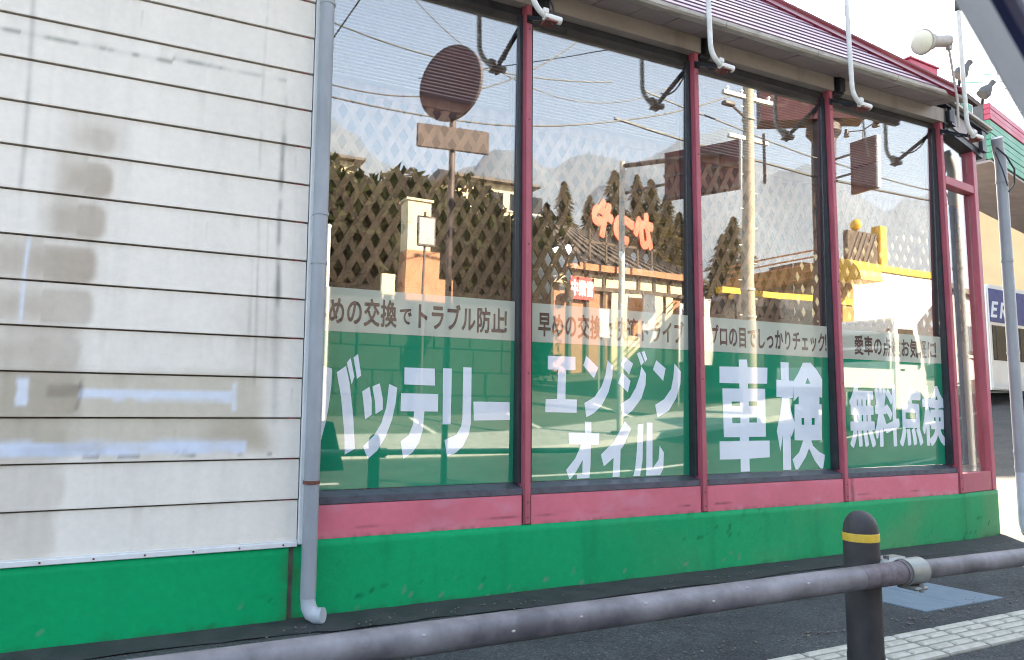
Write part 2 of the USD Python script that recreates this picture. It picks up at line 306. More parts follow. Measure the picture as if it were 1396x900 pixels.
for k in range(260):                                    # grit gathered along a crack
    x = rng.uniform(1.2, 6.0); y = -1.36 + 0.03 * math.sin(3 * x) + rng.normal(0, .05); r = rng.uniform(.003, .010)
    bits.append(moved(trimesh.creation.icosahedron(), x, y, r * .4 + .002, s=(r, r * rng.uniform(.6, 1.2), r * .6)))
for k in range(150):
    x = rng.uniform(.6, 6.9); y = -0.16 - abs(rng.normal(0, .10)); r = rng.uniform(.002, .007)
    bits.append(moved(trimesh.creation.icosahedron(), x, y, .016 + r * .4, s=(r, r, r * .6)))
mesh("grit", join(bits), "grit", kind="stuff", label="loose grit and leaf crumbs along the pavement crack", cat="grit")

# ------------------------------------------------------------------ the shop
shop = thing("repair_shop", "white sided car repair shop with green base, pink window posts and mauve roof", "shop")
def n2(x, z, s, seed=0): return meshkit.fbm(np.stack([x * s, z * s, 0 * x], -1), 4, seed)
def soft(a, lo, hi): t = np.clip((a - lo) / (hi - lo), 0, 1); return t * t * (3 - 2 * t)
def patch(x, z, x0, x1, z0, z1, f, wob=0.03, s=6, seed=1):
    w, w2 = (n2(x, z, s, seed) - .5) * 2 * wob, (n2(x, z, s, seed + 7) - .5) * 2 * wob
    return soft(x + w, x0 - f, x0 + f) * soft(x1 - x - w, -f, f) * soft(z + w2, z0 - f, z0 + f) * soft(z1 - z - w2, -f, f)
ZB, HB, NB = 0.405, 0.2078, 17
def siding_color(x, z):
    c = np.ones(x.shape + (3,)) * V3(0.785, 0.745, 0.665)
    c *= (1 - 0.10 * (n2(x, z, 1.6, 2) - .35)[..., None]) * (0.95 + 0.10 * n2(x * 3, z * .5, 3, 5))[..., None]
    t = ((z - ZB) / HB) % 1.0                            # place within the board, 0 at its foot
    k = np.floor((z - ZB) / HB)
    def mul(m, col): nonlocal c; c = c * (1 - m[..., None] * (1 - V3(*col)))
    # brown grime that gathers on each board left of the middle, wider and weaker downwards
    right = -0.125 - 0.016 * (9 - k) + 0.012 * np.sin(k * 2.7)
    left = np.where(k > 6, -0.33 - 0.02 * (9 - k), -0.60) + 0.08 * (n2(x, z, 2, 12) - .5)
    hx, hz = (right - left) / 2, HB * np.where(k == 9, .30, .41)
    cx, cz = (right + left) / 2, HB * np.where(k == 9, .36, .43)
    wob = .022 * (n2(x, z, 7, 11) - .5)
    qx, qz = np.abs(x - cx) - hx + .05, np.abs(t * HB - cz) - hz + .05
    sd = np.hypot(np.maximum(qx, 0), np.maximum(qz, 0)) + np.minimum(np.maximum(qx, qz), 0) - .05 + wob
    blur = np.where(x > cx, .018, .075)
    body = soft(-sd, -blur, blur) * (.78 + .4 * (n2(x, z, 4, 6) - .4))
    body = np.where(k < 5, np.maximum(body, .75 * soft(right - x + 2 * wob, -.03, .05) * soft(x - left, -.06, .12)), body)
    mul(body * np.select([k >= 10, k == 9, k >= 6, k >= 4, k >= 3], [0, .5, 1.0, .8, .65], .45), (.55, .49, .43))
    mul(soft(right + .05 - x, -.02, .06) * soft(x - left, -.1, .1) * (k < 10) * (k > 5) * .18, (.7, .66, .6))
    jt = np.exp(-np.minimum(t, 1 - t) / .05) * soft(n2(x * 2.2, k * 3.7 + 0 * z, 3, 13), .42, .7); mul(jt * .30, (.58, .53, .45))          # dirt along the joints
    dr = soft(n2(x * 16, k * 1.9 + z * .3, 1, 14), .60, .80) * np.clip(t * 1.6 - .5, 0, 1); mul(dr * .20, (.6, .57, .5))                    # drips below each joint
    mul(patch(x, z, -.26, -.08, 2.30, 2.46, .05) * .35, (.68, .66, .62))
    mul(patch(x, z, -.56, .62, .85, 1.24, .05, .05) * .9, (.72, .69, .61))
    mul(patch(x, z, .35, .66, .86, 1.0, .06, .05) * .55, (.68, .63, .56)); mul(patch(x, z, .43, .68, 1.27, 1.60, .06, .06) * .3, (.7, .68, .65))
    # grey rub marks: a long scuff on one board, two vertical streaks
    sc = np.exp(-((z - 2.815 - .02 * (x > .1) - .012 * (n2(x, 0 * z, 5, 21) - .5)) / .012) ** 2) * (x < .66)
    mul(sc * (.30 + .9 * soft(n2(x, z, 14, 22), .38, .58)) * np.where(x > .35, .5, 1) * .8, (.44, .46, .46))
    xl = -.512 - .012 * np.sin(z * 2.0) + .004 * (n2(x, z, 8, 31) - .5)
    mul(np.exp(-((x - xl) / .011) ** 2) * soft(z, 2.02, 2.12) * (.45 + .5 * n2(0 * x, z, 6, 32)), (.60, .61, .62))
    for x0, w, za, zb, a in ((.548, .006, 1.2, 3.3, .42), (.662, .013, 1.62, 2.72, .95), (.60, .004, 1.3, 2.2, .2), (.51, .008, 1.45, 1.9, .35), (.655, .02, 1.0, 1.75, .35), (.52, .003, 1.4, 2.3, .25)):
        xx = x0 + .010 * np.sin(z * 2.3 + x0 * 9)
        mul(np.exp(-((x - xx) / w) ** 2) * soft(z, za - .05, za + .05) * soft(zb - z, -.05, .05) * soft(n2(x * 2, z, 5, 33), .28, .58) * a, (.36, .38, .40))
    for x0, k0 in ((-.60, 4), (.30, 7), (.75, 3), (-.05, 12), (.72, 9), (.20, 2)):
        zz = ZB + k0 * HB + .16; mul(np.exp(-((x - x0) / .004) ** 2) * np.clip(1 - (zz - z) / .12, 0, 1) * (z < zz) * .45, (.60, .45, .34))
    # fine vertical rain streaks
    mul(soft(n2(x * 24, z * .5, 1, 41), .55, .8) * .10, (.6, .6, .58))
    def over(m, col): nonlocal c; c = c * (1 - m[..., None]) + V3(*col) * m[..., None]
    over(patch(x, z, -.215, .455, 1.112, 1.158, .006, .012, 9) * (.65 + .3 * n2(x, z, 6, 3)), (.68, .75, .87))
    over(patch(x, z, .455, .478, 1.06, 1.205, .006, .008, 9) * .6, (.68, .75, .86))
    mul(patch(x, z, -.34, -.20, 1.125, 1.175, .012, .02) * .7, (.58, .55, .55)); mul(patch(x, z, -.222, -.208, 1.06, 1.19, .006) * .6, (.5, .5, .5))
    over(patch(x, z, -.455, -.41, 1.07, 1.215, .008, .02, 9) * .8, (.72, .78, .88))
    over(patch(x, z, -.8, .535, .856, .918, .010, .016, 7) * (.55 + .45 * soft(n2(x, z, 4, 8), .3, .6)), (.63, .69, .80))
    mul(patch(x, z, -.43, -.10, .85, .905, .02, .03) * .5, (.66, .66, .66))
    mul(patch(x, z, -.2, .66, .842, .862, .004, .01, 14) * soft(n2(x, z, 14, 9), .5, .62) * .7, (.4, .38, .36))
    over(np.exp(-((x + .452 + .01 * np.sin(z * 5)) / .008) ** 2) * soft(z, 1.42, 1.5) * soft(1.86 - z, -.04, .06) * .75, (.70, .77, .88))
    return np.clip(c, 0.02, 1)
SX = np.concatenate([[-3.2, -2.4, -1.6, -1.1], np.arange(-0.85, 0.7951, 0.0085), [0.797]])
for b in range(NB):
    z0, z1 = ZB + b * HB + .0035, ZB + (b + 1) * HB - .0045
    tt = np.array([0, 0, .03, .10, .2, .3, .4, .5, .6, .7, .8, .9, .97, 1.0, 1.0])
    zz = z0 + tt * (z1 - z0); yy = -.034 + .010 * tt; yy[1] = -.034; yy[0] = -.006; yy[-1] = -.004; yy[2] = -.0345
    X, Z = np.meshgrid(SX, zz); Y = np.repeat(yy[:, None], len(SX), 1) + .0012 * (n2(X, Z * 0 + b * 3.1, 1.2, 50) - .5)
    mesh("siding_board", trimesh.Trimesh(np.stack([X, Y, Z], -1).reshape(-1, 3), grid(len(zz), len(SX)), process=False), "siding_paint", shop, color=siding_color(X, Z).reshape(-1, 3))
mesh("backing_wall", box(-3.2, .80, -.003, .25, .40, 4.0), "seam_dark", shop)
mesh("corner_trim", join(box(.802, .842, -.044, .0, .385, 4.0, .003), box(.835, .845, -.02, .10, .385, 4.0)), "trim_white", shop)
mesh("drip_trim", join(box(-3.2, .800, -.046, -.004, .376, .402, .003), box(-3.2, .80, -.040, -.004, .4025, .4085)), "trim_white", shop)

def green_color(x, z, left):
    c = np.ones(x.shape + (3,)) * (V3(0.002, 0.32, 0.115) if left else V3(0.006, 0.31, 0.115))
    f = soft(x, 1.5, 7.0) * (0 if left else 1)
    fade = (f * (.35 + .65 * soft(n2(x, z, 2.2, 60), .35, .7)))[..., None]
    c = c * (1 - fade) + V3(.085, .275, .12) * fade
    c *= (0.90 + .2 * n2(x, z, 1.3, 61))[..., None]
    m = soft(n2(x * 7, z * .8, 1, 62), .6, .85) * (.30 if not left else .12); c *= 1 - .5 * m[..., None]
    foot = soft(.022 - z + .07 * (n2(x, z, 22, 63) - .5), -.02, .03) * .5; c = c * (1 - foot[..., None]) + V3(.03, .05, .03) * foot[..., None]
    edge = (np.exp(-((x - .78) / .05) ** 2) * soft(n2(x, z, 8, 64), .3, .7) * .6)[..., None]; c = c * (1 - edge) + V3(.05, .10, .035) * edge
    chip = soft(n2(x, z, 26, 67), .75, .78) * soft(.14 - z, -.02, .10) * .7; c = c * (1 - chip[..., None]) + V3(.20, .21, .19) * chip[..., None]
    ck = np.exp(-((n2(x * .5, z, 2.6, 68) - .5) / .0035) ** 2) * soft(n2(x, z, 1.1, 69), .50, .60) * .55; c *= 1 - ck[..., None]
    return np.clip(c, .003, 1)
def wall_sheet(x0, x1, z0, z1, y, left, name, bent=False):
    X, Z = np.meshgrid(np.arange(x0, x1 + .001, .02), np.linspace(z0, z1, 22)); Y = y + .004 * (n2(X, Z, 2.2, 66) - .5)
    Y[-1] = y + .05; Z[-1] = z1; Z[-2] = z1
    g = trimesh.Trimesh(np.stack([X, Y, Z], -1).reshape(-1, 3), grid(22, X.shape[1]), process=False)
    if bent: g = moved(moved(g, -6.344), 6.344, rz=math.radians(8))
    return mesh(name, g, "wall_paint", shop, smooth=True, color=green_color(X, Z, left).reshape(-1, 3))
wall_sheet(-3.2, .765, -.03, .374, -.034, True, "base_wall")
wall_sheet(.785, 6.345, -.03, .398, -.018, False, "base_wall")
wall_sheet(6.345, 6.975, -.06, .398, -.018, False, "base_wall", True)
mesh("base_core", join(box(-3.2, .762, -.026, .2, -.1, .37), box(.762, 6.34, -.010, .2, -.1, .394)), "seam_dark", shop)
# lettering outlines
GLYPHS = {"早":[[[4,31,4,47,7,51,87,52,87,70,30,70,26,72,25,160,28,164,171,164,173,162,173,72,169,70,112,70,112,52,193,51,196,49,196,29,194,27,112,26,112,-18,110,-21,89,-21,87,-19,87,26,9,26],[50,95,147,94,148,105,51,106],[51,140,51,129,148,130,147,141]]],"め":[[[12,36,13,55,20,77,32,96,42,106,30,141,32,145,49,151,56,150,65,121,83,128,108,132,113,161,136,160,139,153,134,129,161,117,175,102,184,82,186,51,177,24,159,4,127,-11,113,-14,106,-13,95,6,98,10,122,14,138,21,150,31,158,45,160,71,157,82,150,93,135,104,126,105,116,74,101,46,112,29,97,15,91,15,84,22,74,12,61,4,40,1,29,5,20,13],[72,98,81,73,86,69,101,107,78,101],[38,35,43,27,49,27,59,32,69,42,52,79,43,69,38,56]]],"の":[[[13,50,14,79,23,103,43,127,61,139,76,145,95,149,115,149,144,141,166,125,177,110,184,93,187,72,186,56,178,31,170,19,156,6,138,-4,123,-9,104,-11,94,3,92,10,94,13,116,16,135,24,149,36,157,50,160,63,158,89,149,106,138,116,125,122,116,123,109,84,97,46,84,22,70,8,60,4,46,4,35,9,22,23],[39,75,41,44,49,33,56,32,64,39,77,67,89,122,69,115,50,98]]],"交":[[[4,-4,8,2,49,13,81,31,61,59,52,80,27,62,21,64,9,76,11,83,40,102,57,120,11,121,8,125,10,145,88,146,79,163,79,168,100,175,117,146,187,146,191,143,191,124,188,121,145,120,183,89,192,79,192,74,178,62,172,62,150,83,141,59,120,31,148,15,195,3,197,-2,185,-20,173,-19,143,-10,119,1,101,13,63,-8,21,-22,14,-20],[61,88,73,89,75,87,84,67,100,48,115,64,127,90,145,88,120,107,119,114,125,121,78,121,83,116,82,110]]],"換":[[[1,57,2,66,26,75,26,109,4,110,3,130,6,133,26,133,26,171,28,173,48,172,49,133,65,133,69,120,89,143,104,173,123,171,126,167,123,158,151,158,162,150,161,143,152,126,180,126,184,123,184,51,197,47,197,30,194,27,149,26,157,16,168,9,197,1,200,-4,189,-20,183,-20,156,-10,142,0,129,14,107,-8,84,-18,68,-22,63,-21,55,-8,55,-3,94,11,106,21,108,26,61,28,60,47,65,50,78,50,78,95,73,97,63,109,50,109,49,82,60,86,65,85,68,65,63,61,49,57,48,-8,39,-18,12,-20,5,0,8,4,26,4,26,46,7,42,4,45],[108,54,100,56,100,50,117,50,119,67,121,69,140,69,142,67,141,50,162,51,162,58,151,55,148,58,137,84,130,93,113,59],[149,102,160,82,162,82,162,103],[106,127,125,126,130,136,111,136],[100,81,102,80,108,92,111,103,100,103]]],"で":[[[131,98,134,105,149,109,163,88,168,78,167,73,156,67,150,67]],[[155,103,154,111,156,113,167,118,171,117,187,94,190,82,178,75,173,75]],[[12,115,11,135,13,137,135,148,179,149,179,125,146,123,124,115,105,95,99,83,95,66,98,44,108,30,120,22,134,17,163,13,164,6,158,-10,154,-13,141,-12,110,-3,91,9,77,26,69,52,70,73,76,93,93,119,15,110]]],"ト":[[[61,-8,61,157,64,160,87,160,90,157,89,105,160,79,172,73,174,65,167,48,162,46,132,61,89,76,90,-9,87,-11,64,-11]]],"ラ":[[[23,85,23,105,26,108,159,107,165,109,181,97,170,65,150,32,131,14,115,3,73,-14,69,-13,59,-2,55,3,55,8,88,19,119,38,138,60,147,82,28,81]],[[41,131,41,150,44,154,163,154,166,151,166,130,161,127,46,127]]],"ブ":[[[161,165,163,172,175,177,180,176,198,148,197,141,184,135,179,136]],[[21,119,21,140,23,143,146,142,135,163,138,167,148,171,154,171,157,168,172,142,171,136,174,133,160,79,141,43,108,11,80,-5,61,-12,55,-12,39,5,39,10,84,28,114,53,133,84,142,116,23,116]]],"ル":[[[100,2,100,152,103,155,125,155,128,153,128,29,152,44,179,74,183,74,187,70,195,58,195,53,184,39,161,18,120,-8,112,-9]],[[8,4,8,7,30,28,44,57,49,103,48,152,50,154,74,154,76,144,73,73,70,52,63,32,50,10,32,-9,23,-8]]],"防":[[[11,-17,11,160,13,164,71,165,83,157,79,140,121,140,115,167,119,170,136,173,139,170,148,140,192,140,195,138,195,118,193,116,126,115,125,95,180,95,183,92,180,15,175,-8,169,-16,156,-21,125,-21,122,-19,117,-3,120,4,152,4,156,28,157,71,122,71,120,53,111,25,99,5,81,-13,65,-21,52,-8,52,-2,71,11,84,27,94,51,99,78,101,116,72,116,70,118,63,101,74,85,80,68,81,49,78,36,71,27,63,23,40,22,36,25,35,-19,33,-21,14,-21],[37,141,36,46,51,45,56,47,57,52,56,67,51,80,39,94,38,100,53,140]]],"止":[[[5,-8,5,11,8,14,33,15,33,127,36,129,55,129,58,126,58,14,95,14,95,170,98,173,119,172,120,106,183,106,186,103,186,84,183,81,120,81,120,14,191,14,195,10,194,-9,192,-11,8,-11]]],"！":[[[32,8,34,21,39,27,46,30,59,28,67,19,67,5,63,-2,56,-6,49,-7,40,-4,34,2]],[[38,47,34,152,37,155,63,155,66,152,62,47,59,43,41,43]]],"快":[[[1,75,8,105,11,131,13,134,29,133,29,170,31,173,53,172,54,139,62,141,71,126,72,139,74,141,111,141,111,170,113,173,134,173,136,170,136,141,178,141,181,138,181,82,195,81,198,78,198,59,194,56,146,56,145,54,166,21,182,8,197,2,200,-5,188,-21,177,-20,160,-9,144,7,126,36,109,7,95,-7,73,-22,67,-22,55,-9,52,-21,31,-21,29,-18,29,92,27,92,25,79,20,69,14,69],[136,117,136,81,156,81,156,117],[54,-2,75,9,91,24,98,34,106,54,105,56,63,57,61,59,61,78,64,81,110,81,111,117,75,117,80,97,67,89,60,90,57,102,54,104]]],"適":[[[3,0,11,12,30,29,30,70,7,70,4,73,4,91,7,94,53,93,54,28,63,21,63,121,66,124,88,125,84,134,60,134,60,130,55,124,45,117,40,117,29,132,7,151,6,156,9,160,20,168,25,168,54,141,55,152,58,156,108,156,104,167,117,174,124,174,136,156,192,156,194,154,193,135,166,134,162,125,184,124,187,121,187,25,181,15,168,11,195,12,198,9,194,-10,191,-13,155,-15,88,-14,69,-9,42,9,32,0,24,-14,17,-18],[84,11,100,8,165,10,148,11,145,14,140,29,114,29,113,23,110,21,96,21,93,23,93,71,96,73,113,73,112,78,87,78,87,16],[153,73,156,71,156,35,162,33,163,78,135,77,136,73],[162,98,162,102,135,101,136,98],[110,133,113,124,134,124,139,133],[114,50,134,49,135,52,115,53],[87,99,112,98,113,101,88,102]]],"ド":[[[139,148,141,153,153,159,159,158,177,131,179,122,166,114,159,115]],[[54,151,57,157,83,156,83,102,143,81,168,68,161,46,154,44,117,62,83,73,84,-11,80,-14,59,-14,55,-11,56,142]],[[135,104,115,141,122,146,129,149,135,148,152,121,154,111,141,104]]],"イ":[[[12,71,13,76,17,78,58,91,103,114,129,133,158,162,164,160,178,145,177,141,156,121,124,98,125,-7,122,-11,98,-11,95,-8,96,80,64,65,28,52,23,52,20,55]]],"プ":[[[21,119,21,141,23,143,146,142,151,160,159,168,169,172,183,171,192,166,198,159,202,148,201,136,196,126,185,118,170,116,158,74,137,38,116,17,99,5,61,-12,55,-12,39,5,39,10,84,28,101,40,114,53,133,84,142,116,23,116],[167,142,171,136,176,136,182,140,183,144,179,152,173,153,167,149]]],"ロ":[[[24,-4,24,139,27,142,176,141,177,-4,175,-6,154,-7,150,-4,149,5,52,5,51,-4,47,-7,28,-7],[51,32,150,31,150,116,51,116]]],"目":[[[27,159,30,161,169,161,172,159,172,-18,170,-20,149,-20,146,-7,53,-7,52,-16,49,-20,29,-20,27,-18],[52,67,146,66,147,88,53,89],[53,42,53,18,147,19,145,42],[53,136,53,113,147,115,146,136]]],"し":[[[42,32,43,159,45,161,70,161,73,158,70,117,69,29,76,16,90,11,105,11,126,16,144,27,168,53,176,47,185,35,179,24,162,7,149,-2,125,-12,110,-15,83,-15,62,-8,49,5,44,17]]],"っ":[[[27,78,30,85,88,102,109,106,141,104,157,96,171,79,175,65,173,39,164,22,143,5,112,-6,77,-10,69,5,68,13,75,16,96,17,115,21,136,31,144,39,148,47,149,61,146,70,134,80,114,82,83,75,38,58,34,61]]],"か":[[[137,126,137,131,143,135,154,140,161,138,180,106,193,78,198,65,195,58,180,51,173,53,160,89,146,115]],[[11,102,11,115,13,117,60,119,66,163,90,161,92,159,92,150,86,121,110,122,119,120,134,109,139,97,140,67,137,39,130,12,123,0,113,-8,102,-11,78,-10,66,-6,63,10,65,18,99,15,105,20,111,39,115,77,113,93,104,98,89,98,80,96,64,42,39,-10,31,-11,16,-5,13,1,36,41,53,93,15,90]]],"り":[[[37,71,45,160,49,164,70,163,73,160,67,129,80,141,93,149,107,153,119,153,132,149,142,142,155,124,163,94,163,65,157,40,149,25,139,13,109,-6,84,-14,71,-15,60,1,60,7,89,14,106,21,115,27,129,43,136,63,137,89,132,112,126,122,117,128,104,128,92,122,82,112,75,102,66,81,64,42,55,40,42,40,40,42]]],"チ":[[[13,72,13,94,16,97,90,97,90,121,36,119,32,123,28,137,31,144,95,146,129,152,151,159,155,158,165,146,168,141,167,137,147,130,117,125,117,96,184,97,188,92,188,75,184,70,116,71,111,43,100,20,82,0,61,-14,41,-2,39,3,41,7,63,19,75,31,85,49,89,71,16,70]]],"ェ":[[[26,-4,26,17,29,20,86,20,86,83,38,83,36,85,36,106,38,108,165,107,166,86,164,83,113,83,113,20,171,20,174,18,173,-6,29,-7]]],"ッ":[[[54,-3,57,3,92,18,109,31,121,44,137,71,149,114,171,109,174,106,166,74,154,47,142,29,122,8,98,-9,75,-20,70,-20]],[[77,108,80,115,94,120,101,118,117,75,115,67,101,62,93,64]],[[30,98,35,105,48,110,54,109,73,63,71,55,55,49,49,51]]],"ク":[[[15,76,16,82,40,98,61,120,74,139,87,167,111,160,112,153,103,136,164,138,179,128,179,122,164,83,137,40,107,12,90,1,57,-14,52,-14,47,-10,35,2,36,7,75,23,102,42,119,60,130,76,145,112,86,112,63,84,36,63,29,64]]],"愛":[[[6,-7,6,-2,9,1,44,5,71,12,56,24,27,8,21,8,8,22,10,27,38,39,66,60,61,68,59,83,49,66,34,53,29,53,16,64,16,69,28,77,30,81,14,82,11,85,11,124,13,126,44,127,36,140,23,140,21,142,17,158,20,161,28,162,100,165,167,173,178,161,179,156,176,153,168,152,171,145,159,127,187,126,189,124,189,82,178,79,184,71,184,66,173,57,165,56,154,71,144,79,139,64,131,58,95,57,93,55,148,54,156,49,159,46,157,37,130,11,153,6,193,1,195,-6,186,-20,180,-22,157,-19,129,-13,99,-3,57,-16,17,-22],[152,103,159,96,164,94,164,104],[116,103,123,98,124,91,132,89,133,95,143,103],[107,144,114,126,129,126,143,147,113,145],[109,80,84,94,84,78,121,79,122,88,115,81],[83,32,95,24,102,23,117,32],[65,140,71,126,88,126,81,142],[35,90,37,89,41,100,44,102,59,97,62,102,76,104,35,104]]],"車":[[[6,10,6,30,9,32,87,33,86,38,30,38,27,40,27,124,31,127,86,127,87,131,15,131,12,133,13,154,86,155,87,171,89,173,110,173,112,171,112,155,185,155,188,153,188,134,185,131,112,131,113,127,170,127,174,124,174,41,171,38,113,38,112,33,192,32,195,29,194,9,112,8,111,-21,90,-22,87,-19,87,8,9,8],[112,62,148,61,149,70,113,71],[112,94,149,93,149,104,112,104],[51,62,86,61,87,70,52,71],[87,103,51,104,51,93,87,93]]],"点":[[[28,109,31,112,86,112,86,170,88,173,109,173,111,170,112,152,186,151,187,131,184,128,112,128,111,113,171,111,172,41,165,37,186,10,195,-6,195,-11,178,-20,171,-17,162,2,145,25,147,31,162,36,162,38,31,38,28,41],[53,88,52,62,147,62,147,88]],[[104,25,107,30,120,33,127,32,142,-4,143,-12,141,-15,127,-19,119,-17]],[[63,22,65,30,85,31,87,29,92,0,92,-15,90,-17,74,-20,68,-18]],[[3,-10,20,11,32,35,37,36,54,30,54,23,45,5,25,-21,19,-21,5,-14]]],"検":[[[1,33,1,37,21,73,31,105,8,106,5,110,5,126,8,130,34,131,34,171,36,173,55,173,57,171,58,130,81,131,95,141,111,157,122,173,140,173,162,148,182,133,198,126,201,122,191,103,185,103,176,108,172,103,143,102,143,94,185,94,188,91,188,35,186,33,152,32,167,14,199,-2,199,-8,188,-22,175,-19,156,-8,140,7,133,17,117,-2,104,-11,85,-20,73,-22,62,-8,62,-4,96,12,110,25,113,32,79,33,76,36,76,49,71,45,66,45,59,56,58,-17,55,-21,36,-21,34,-19,34,46,16,17,9,19],[143,56,164,55,164,72,143,72],[132,146,115,126,151,127],[59,96,75,74,76,91,79,94,118,94,119,102,92,103,88,107,75,102,71,106,59,106],[99,56,119,55,119,72,99,72]]],"お":[[[132,124,132,128,139,140,146,143,187,118,195,111,195,107,188,95,184,91,179,91,163,105]],[[16,22,17,35,24,48,39,62,60,75,60,103,22,104,19,112,19,126,22,129,60,128,59,160,62,165,85,165,87,163,85,131,119,138,126,135,127,117,125,113,85,106,84,83,113,88,132,88,149,84,162,77,170,69,178,51,177,29,167,10,156,1,130,-9,102,-10,95,11,98,15,115,15,131,18,143,24,149,30,152,37,152,49,147,57,136,63,112,64,84,57,85,8,80,-5,74,-10,57,-12,38,-5,25,5],[43,24,50,17,60,15,60,46,46,37,42,30]]],"気":[[[3,96,4,103,16,113,30,132,49,174,71,168,68,152,189,151,190,132,187,129,57,129,55,126,56,124,167,124,171,121,171,104,168,101,48,101,44,107,35,96,160,95,163,90,164,38,170,8,175,5,176,29,179,32,186,30,197,19,195,-2,191,-14,182,-21,171,-22,160,-18,154,-13,146,1,141,21,138,72,124,72,122,63,101,34,133,6,134,-1,124,-11,120,-14,113,-13,104,-2,83,15,42,-15,27,-23,20,-22,8,-9,8,-4,39,12,62,30,30,50,27,54,28,59,39,69,45,70,81,49,97,71,25,72,22,76,22,84]]],"軽":[[[3,16,4,36,40,38,39,43,12,43,9,45,9,121,11,123,39,123,40,128,7,129,5,132,5,149,8,152,40,152,40,171,43,174,61,174,63,172,65,152,93,152,95,163,178,164,190,158,191,155,185,137,176,120,162,101,180,90,199,84,200,78,187,62,155,75,155,55,186,55,189,52,189,35,186,32,155,32,155,8,195,7,198,4,198,-13,196,-16,86,-16,84,-14,85,6,130,7,129,32,100,32,100,16,98,14,64,14,64,-17,60,-22,43,-22,40,-19,40,14,5,14],[128,139,134,127,143,118,158,139],[96,54,130,55,130,75,96,62],[93,123,96,119,96,87,112,93,124,101,110,122,102,140,98,140,96,129,64,128,65,123],[96,45,65,43,64,38,96,37],[62,65,74,64,74,73,62,73],[62,95,74,94,74,102,62,102],[30,65,41,64,41,73,30,73],[41,101,30,102,30,94,41,94]]],"に":[[[76,37,81,59,99,59,104,55,101,33,107,25,119,22,147,22,181,27,184,25,185,4,181,0,148,-4,118,-4,102,-1,92,3,81,13,77,22]],[[86,118,86,137,89,140,148,138,176,140,178,138,178,117,174,114,101,113,90,114]],[[20,36,21,87,30,154,32,157,54,156,58,153,58,148,48,103,44,58,53,67,66,58,66,52,53,16,52,-6,49,-11,30,-12,27,-9]]],"営":[[[9,96,9,138,13,145,29,146,21,161,23,166,29,170,42,175,48,174,69,146,83,146,74,161,74,167,76,171,94,178,99,178,104,174,120,146,132,146,148,171,154,176,178,169,181,159,173,147,187,146,193,140,193,94,187,88,163,90,163,58,161,55,173,54,179,48,179,-19,177,-23,171,-26,155,-26,148,-23,145,-18,58,-18,50,-26,29,-25,25,-20,25,48,31,54,41,54,39,58,39,90,16,88],[57,15,145,13,146,22,58,23],[72,87,72,82,131,83,130,87]]],"業":[[[-2,-1,1,7,43,22,10,23,4,29,5,50,11,54,24,55,24,76,16,78,13,82,13,102,19,107,51,108,49,111,11,111,5,116,6,139,11,142,31,142,21,158,23,169,38,175,46,175,64,150,66,174,72,178,90,178,97,171,98,142,103,142,103,172,110,178,128,178,134,174,136,142,153,174,161,175,181,168,183,161,173,142,189,142,195,138,196,117,190,111,153,111,151,108,183,107,189,101,189,83,184,77,178,76,178,55,190,54,196,50,197,29,191,23,156,22,200,6,201,-5,187,-22,178,-22,151,-12,117,8,116,-20,111,-25,88,-25,84,-21,82,7,48,-12,20,-22,12,-21],[87,110,88,107,113,107,115,110]]],"中":[[[10,35,10,135,13,140,18,142,83,142,84,174,88,177,111,177,116,172,116,142,181,142,188,138,189,34,184,29,162,29,157,33,155,40,116,40,116,-20,113,-24,88,-25,83,-20,83,40,43,40,43,33,38,28,16,28],[116,74,156,73,156,109,116,109],[43,74,83,73,83,109,43,109]]],"や_":[[[-3,82,-3,90,4,99,31,108,17,131,18,146,23,151,37,157,52,159,60,153,73,128,82,130,83,133,68,146,67,158,75,168,91,177,104,173,135,144,161,141,180,131,194,112,198,93,193,67,186,56,175,46,160,39,144,36,112,39,124,2,125,-11,119,-19,96,-26,85,-24,78,-15,67,27,52,67,25,55,14,55,6,62],[93,86,95,82,102,87,112,87,125,82,141,81,150,85,152,93,144,100,132,100,105,93]]],"つ_":[[[0,99,1,112,10,119,97,143,138,144,164,135,183,119,195,94,196,64,192,49,182,31,157,9,120,-6,70,-13,59,-6,51,12,50,22,54,30,61,34,103,38,133,49,144,59,149,70,149,82,146,90,134,99,114,100,81,93,27,72,17,72,9,78]]],"か_":[[[3,89,1,117,8,126,51,128,54,162,60,171,64,173,92,171,99,167,103,157,98,132,126,128,133,141,153,150,165,148,174,137,195,98,207,70,208,59,204,52,185,42,170,42,163,50,150,82,148,46,142,16,134,-2,125,-12,108,-20,85,-21,62,-16,54,-4,44,-19,30,-21,10,-13,5,-8,3,1,26,43,40,82,22,80,9,82],[88,87,69,28,84,25,97,26,104,60,105,83,103,88]]]}
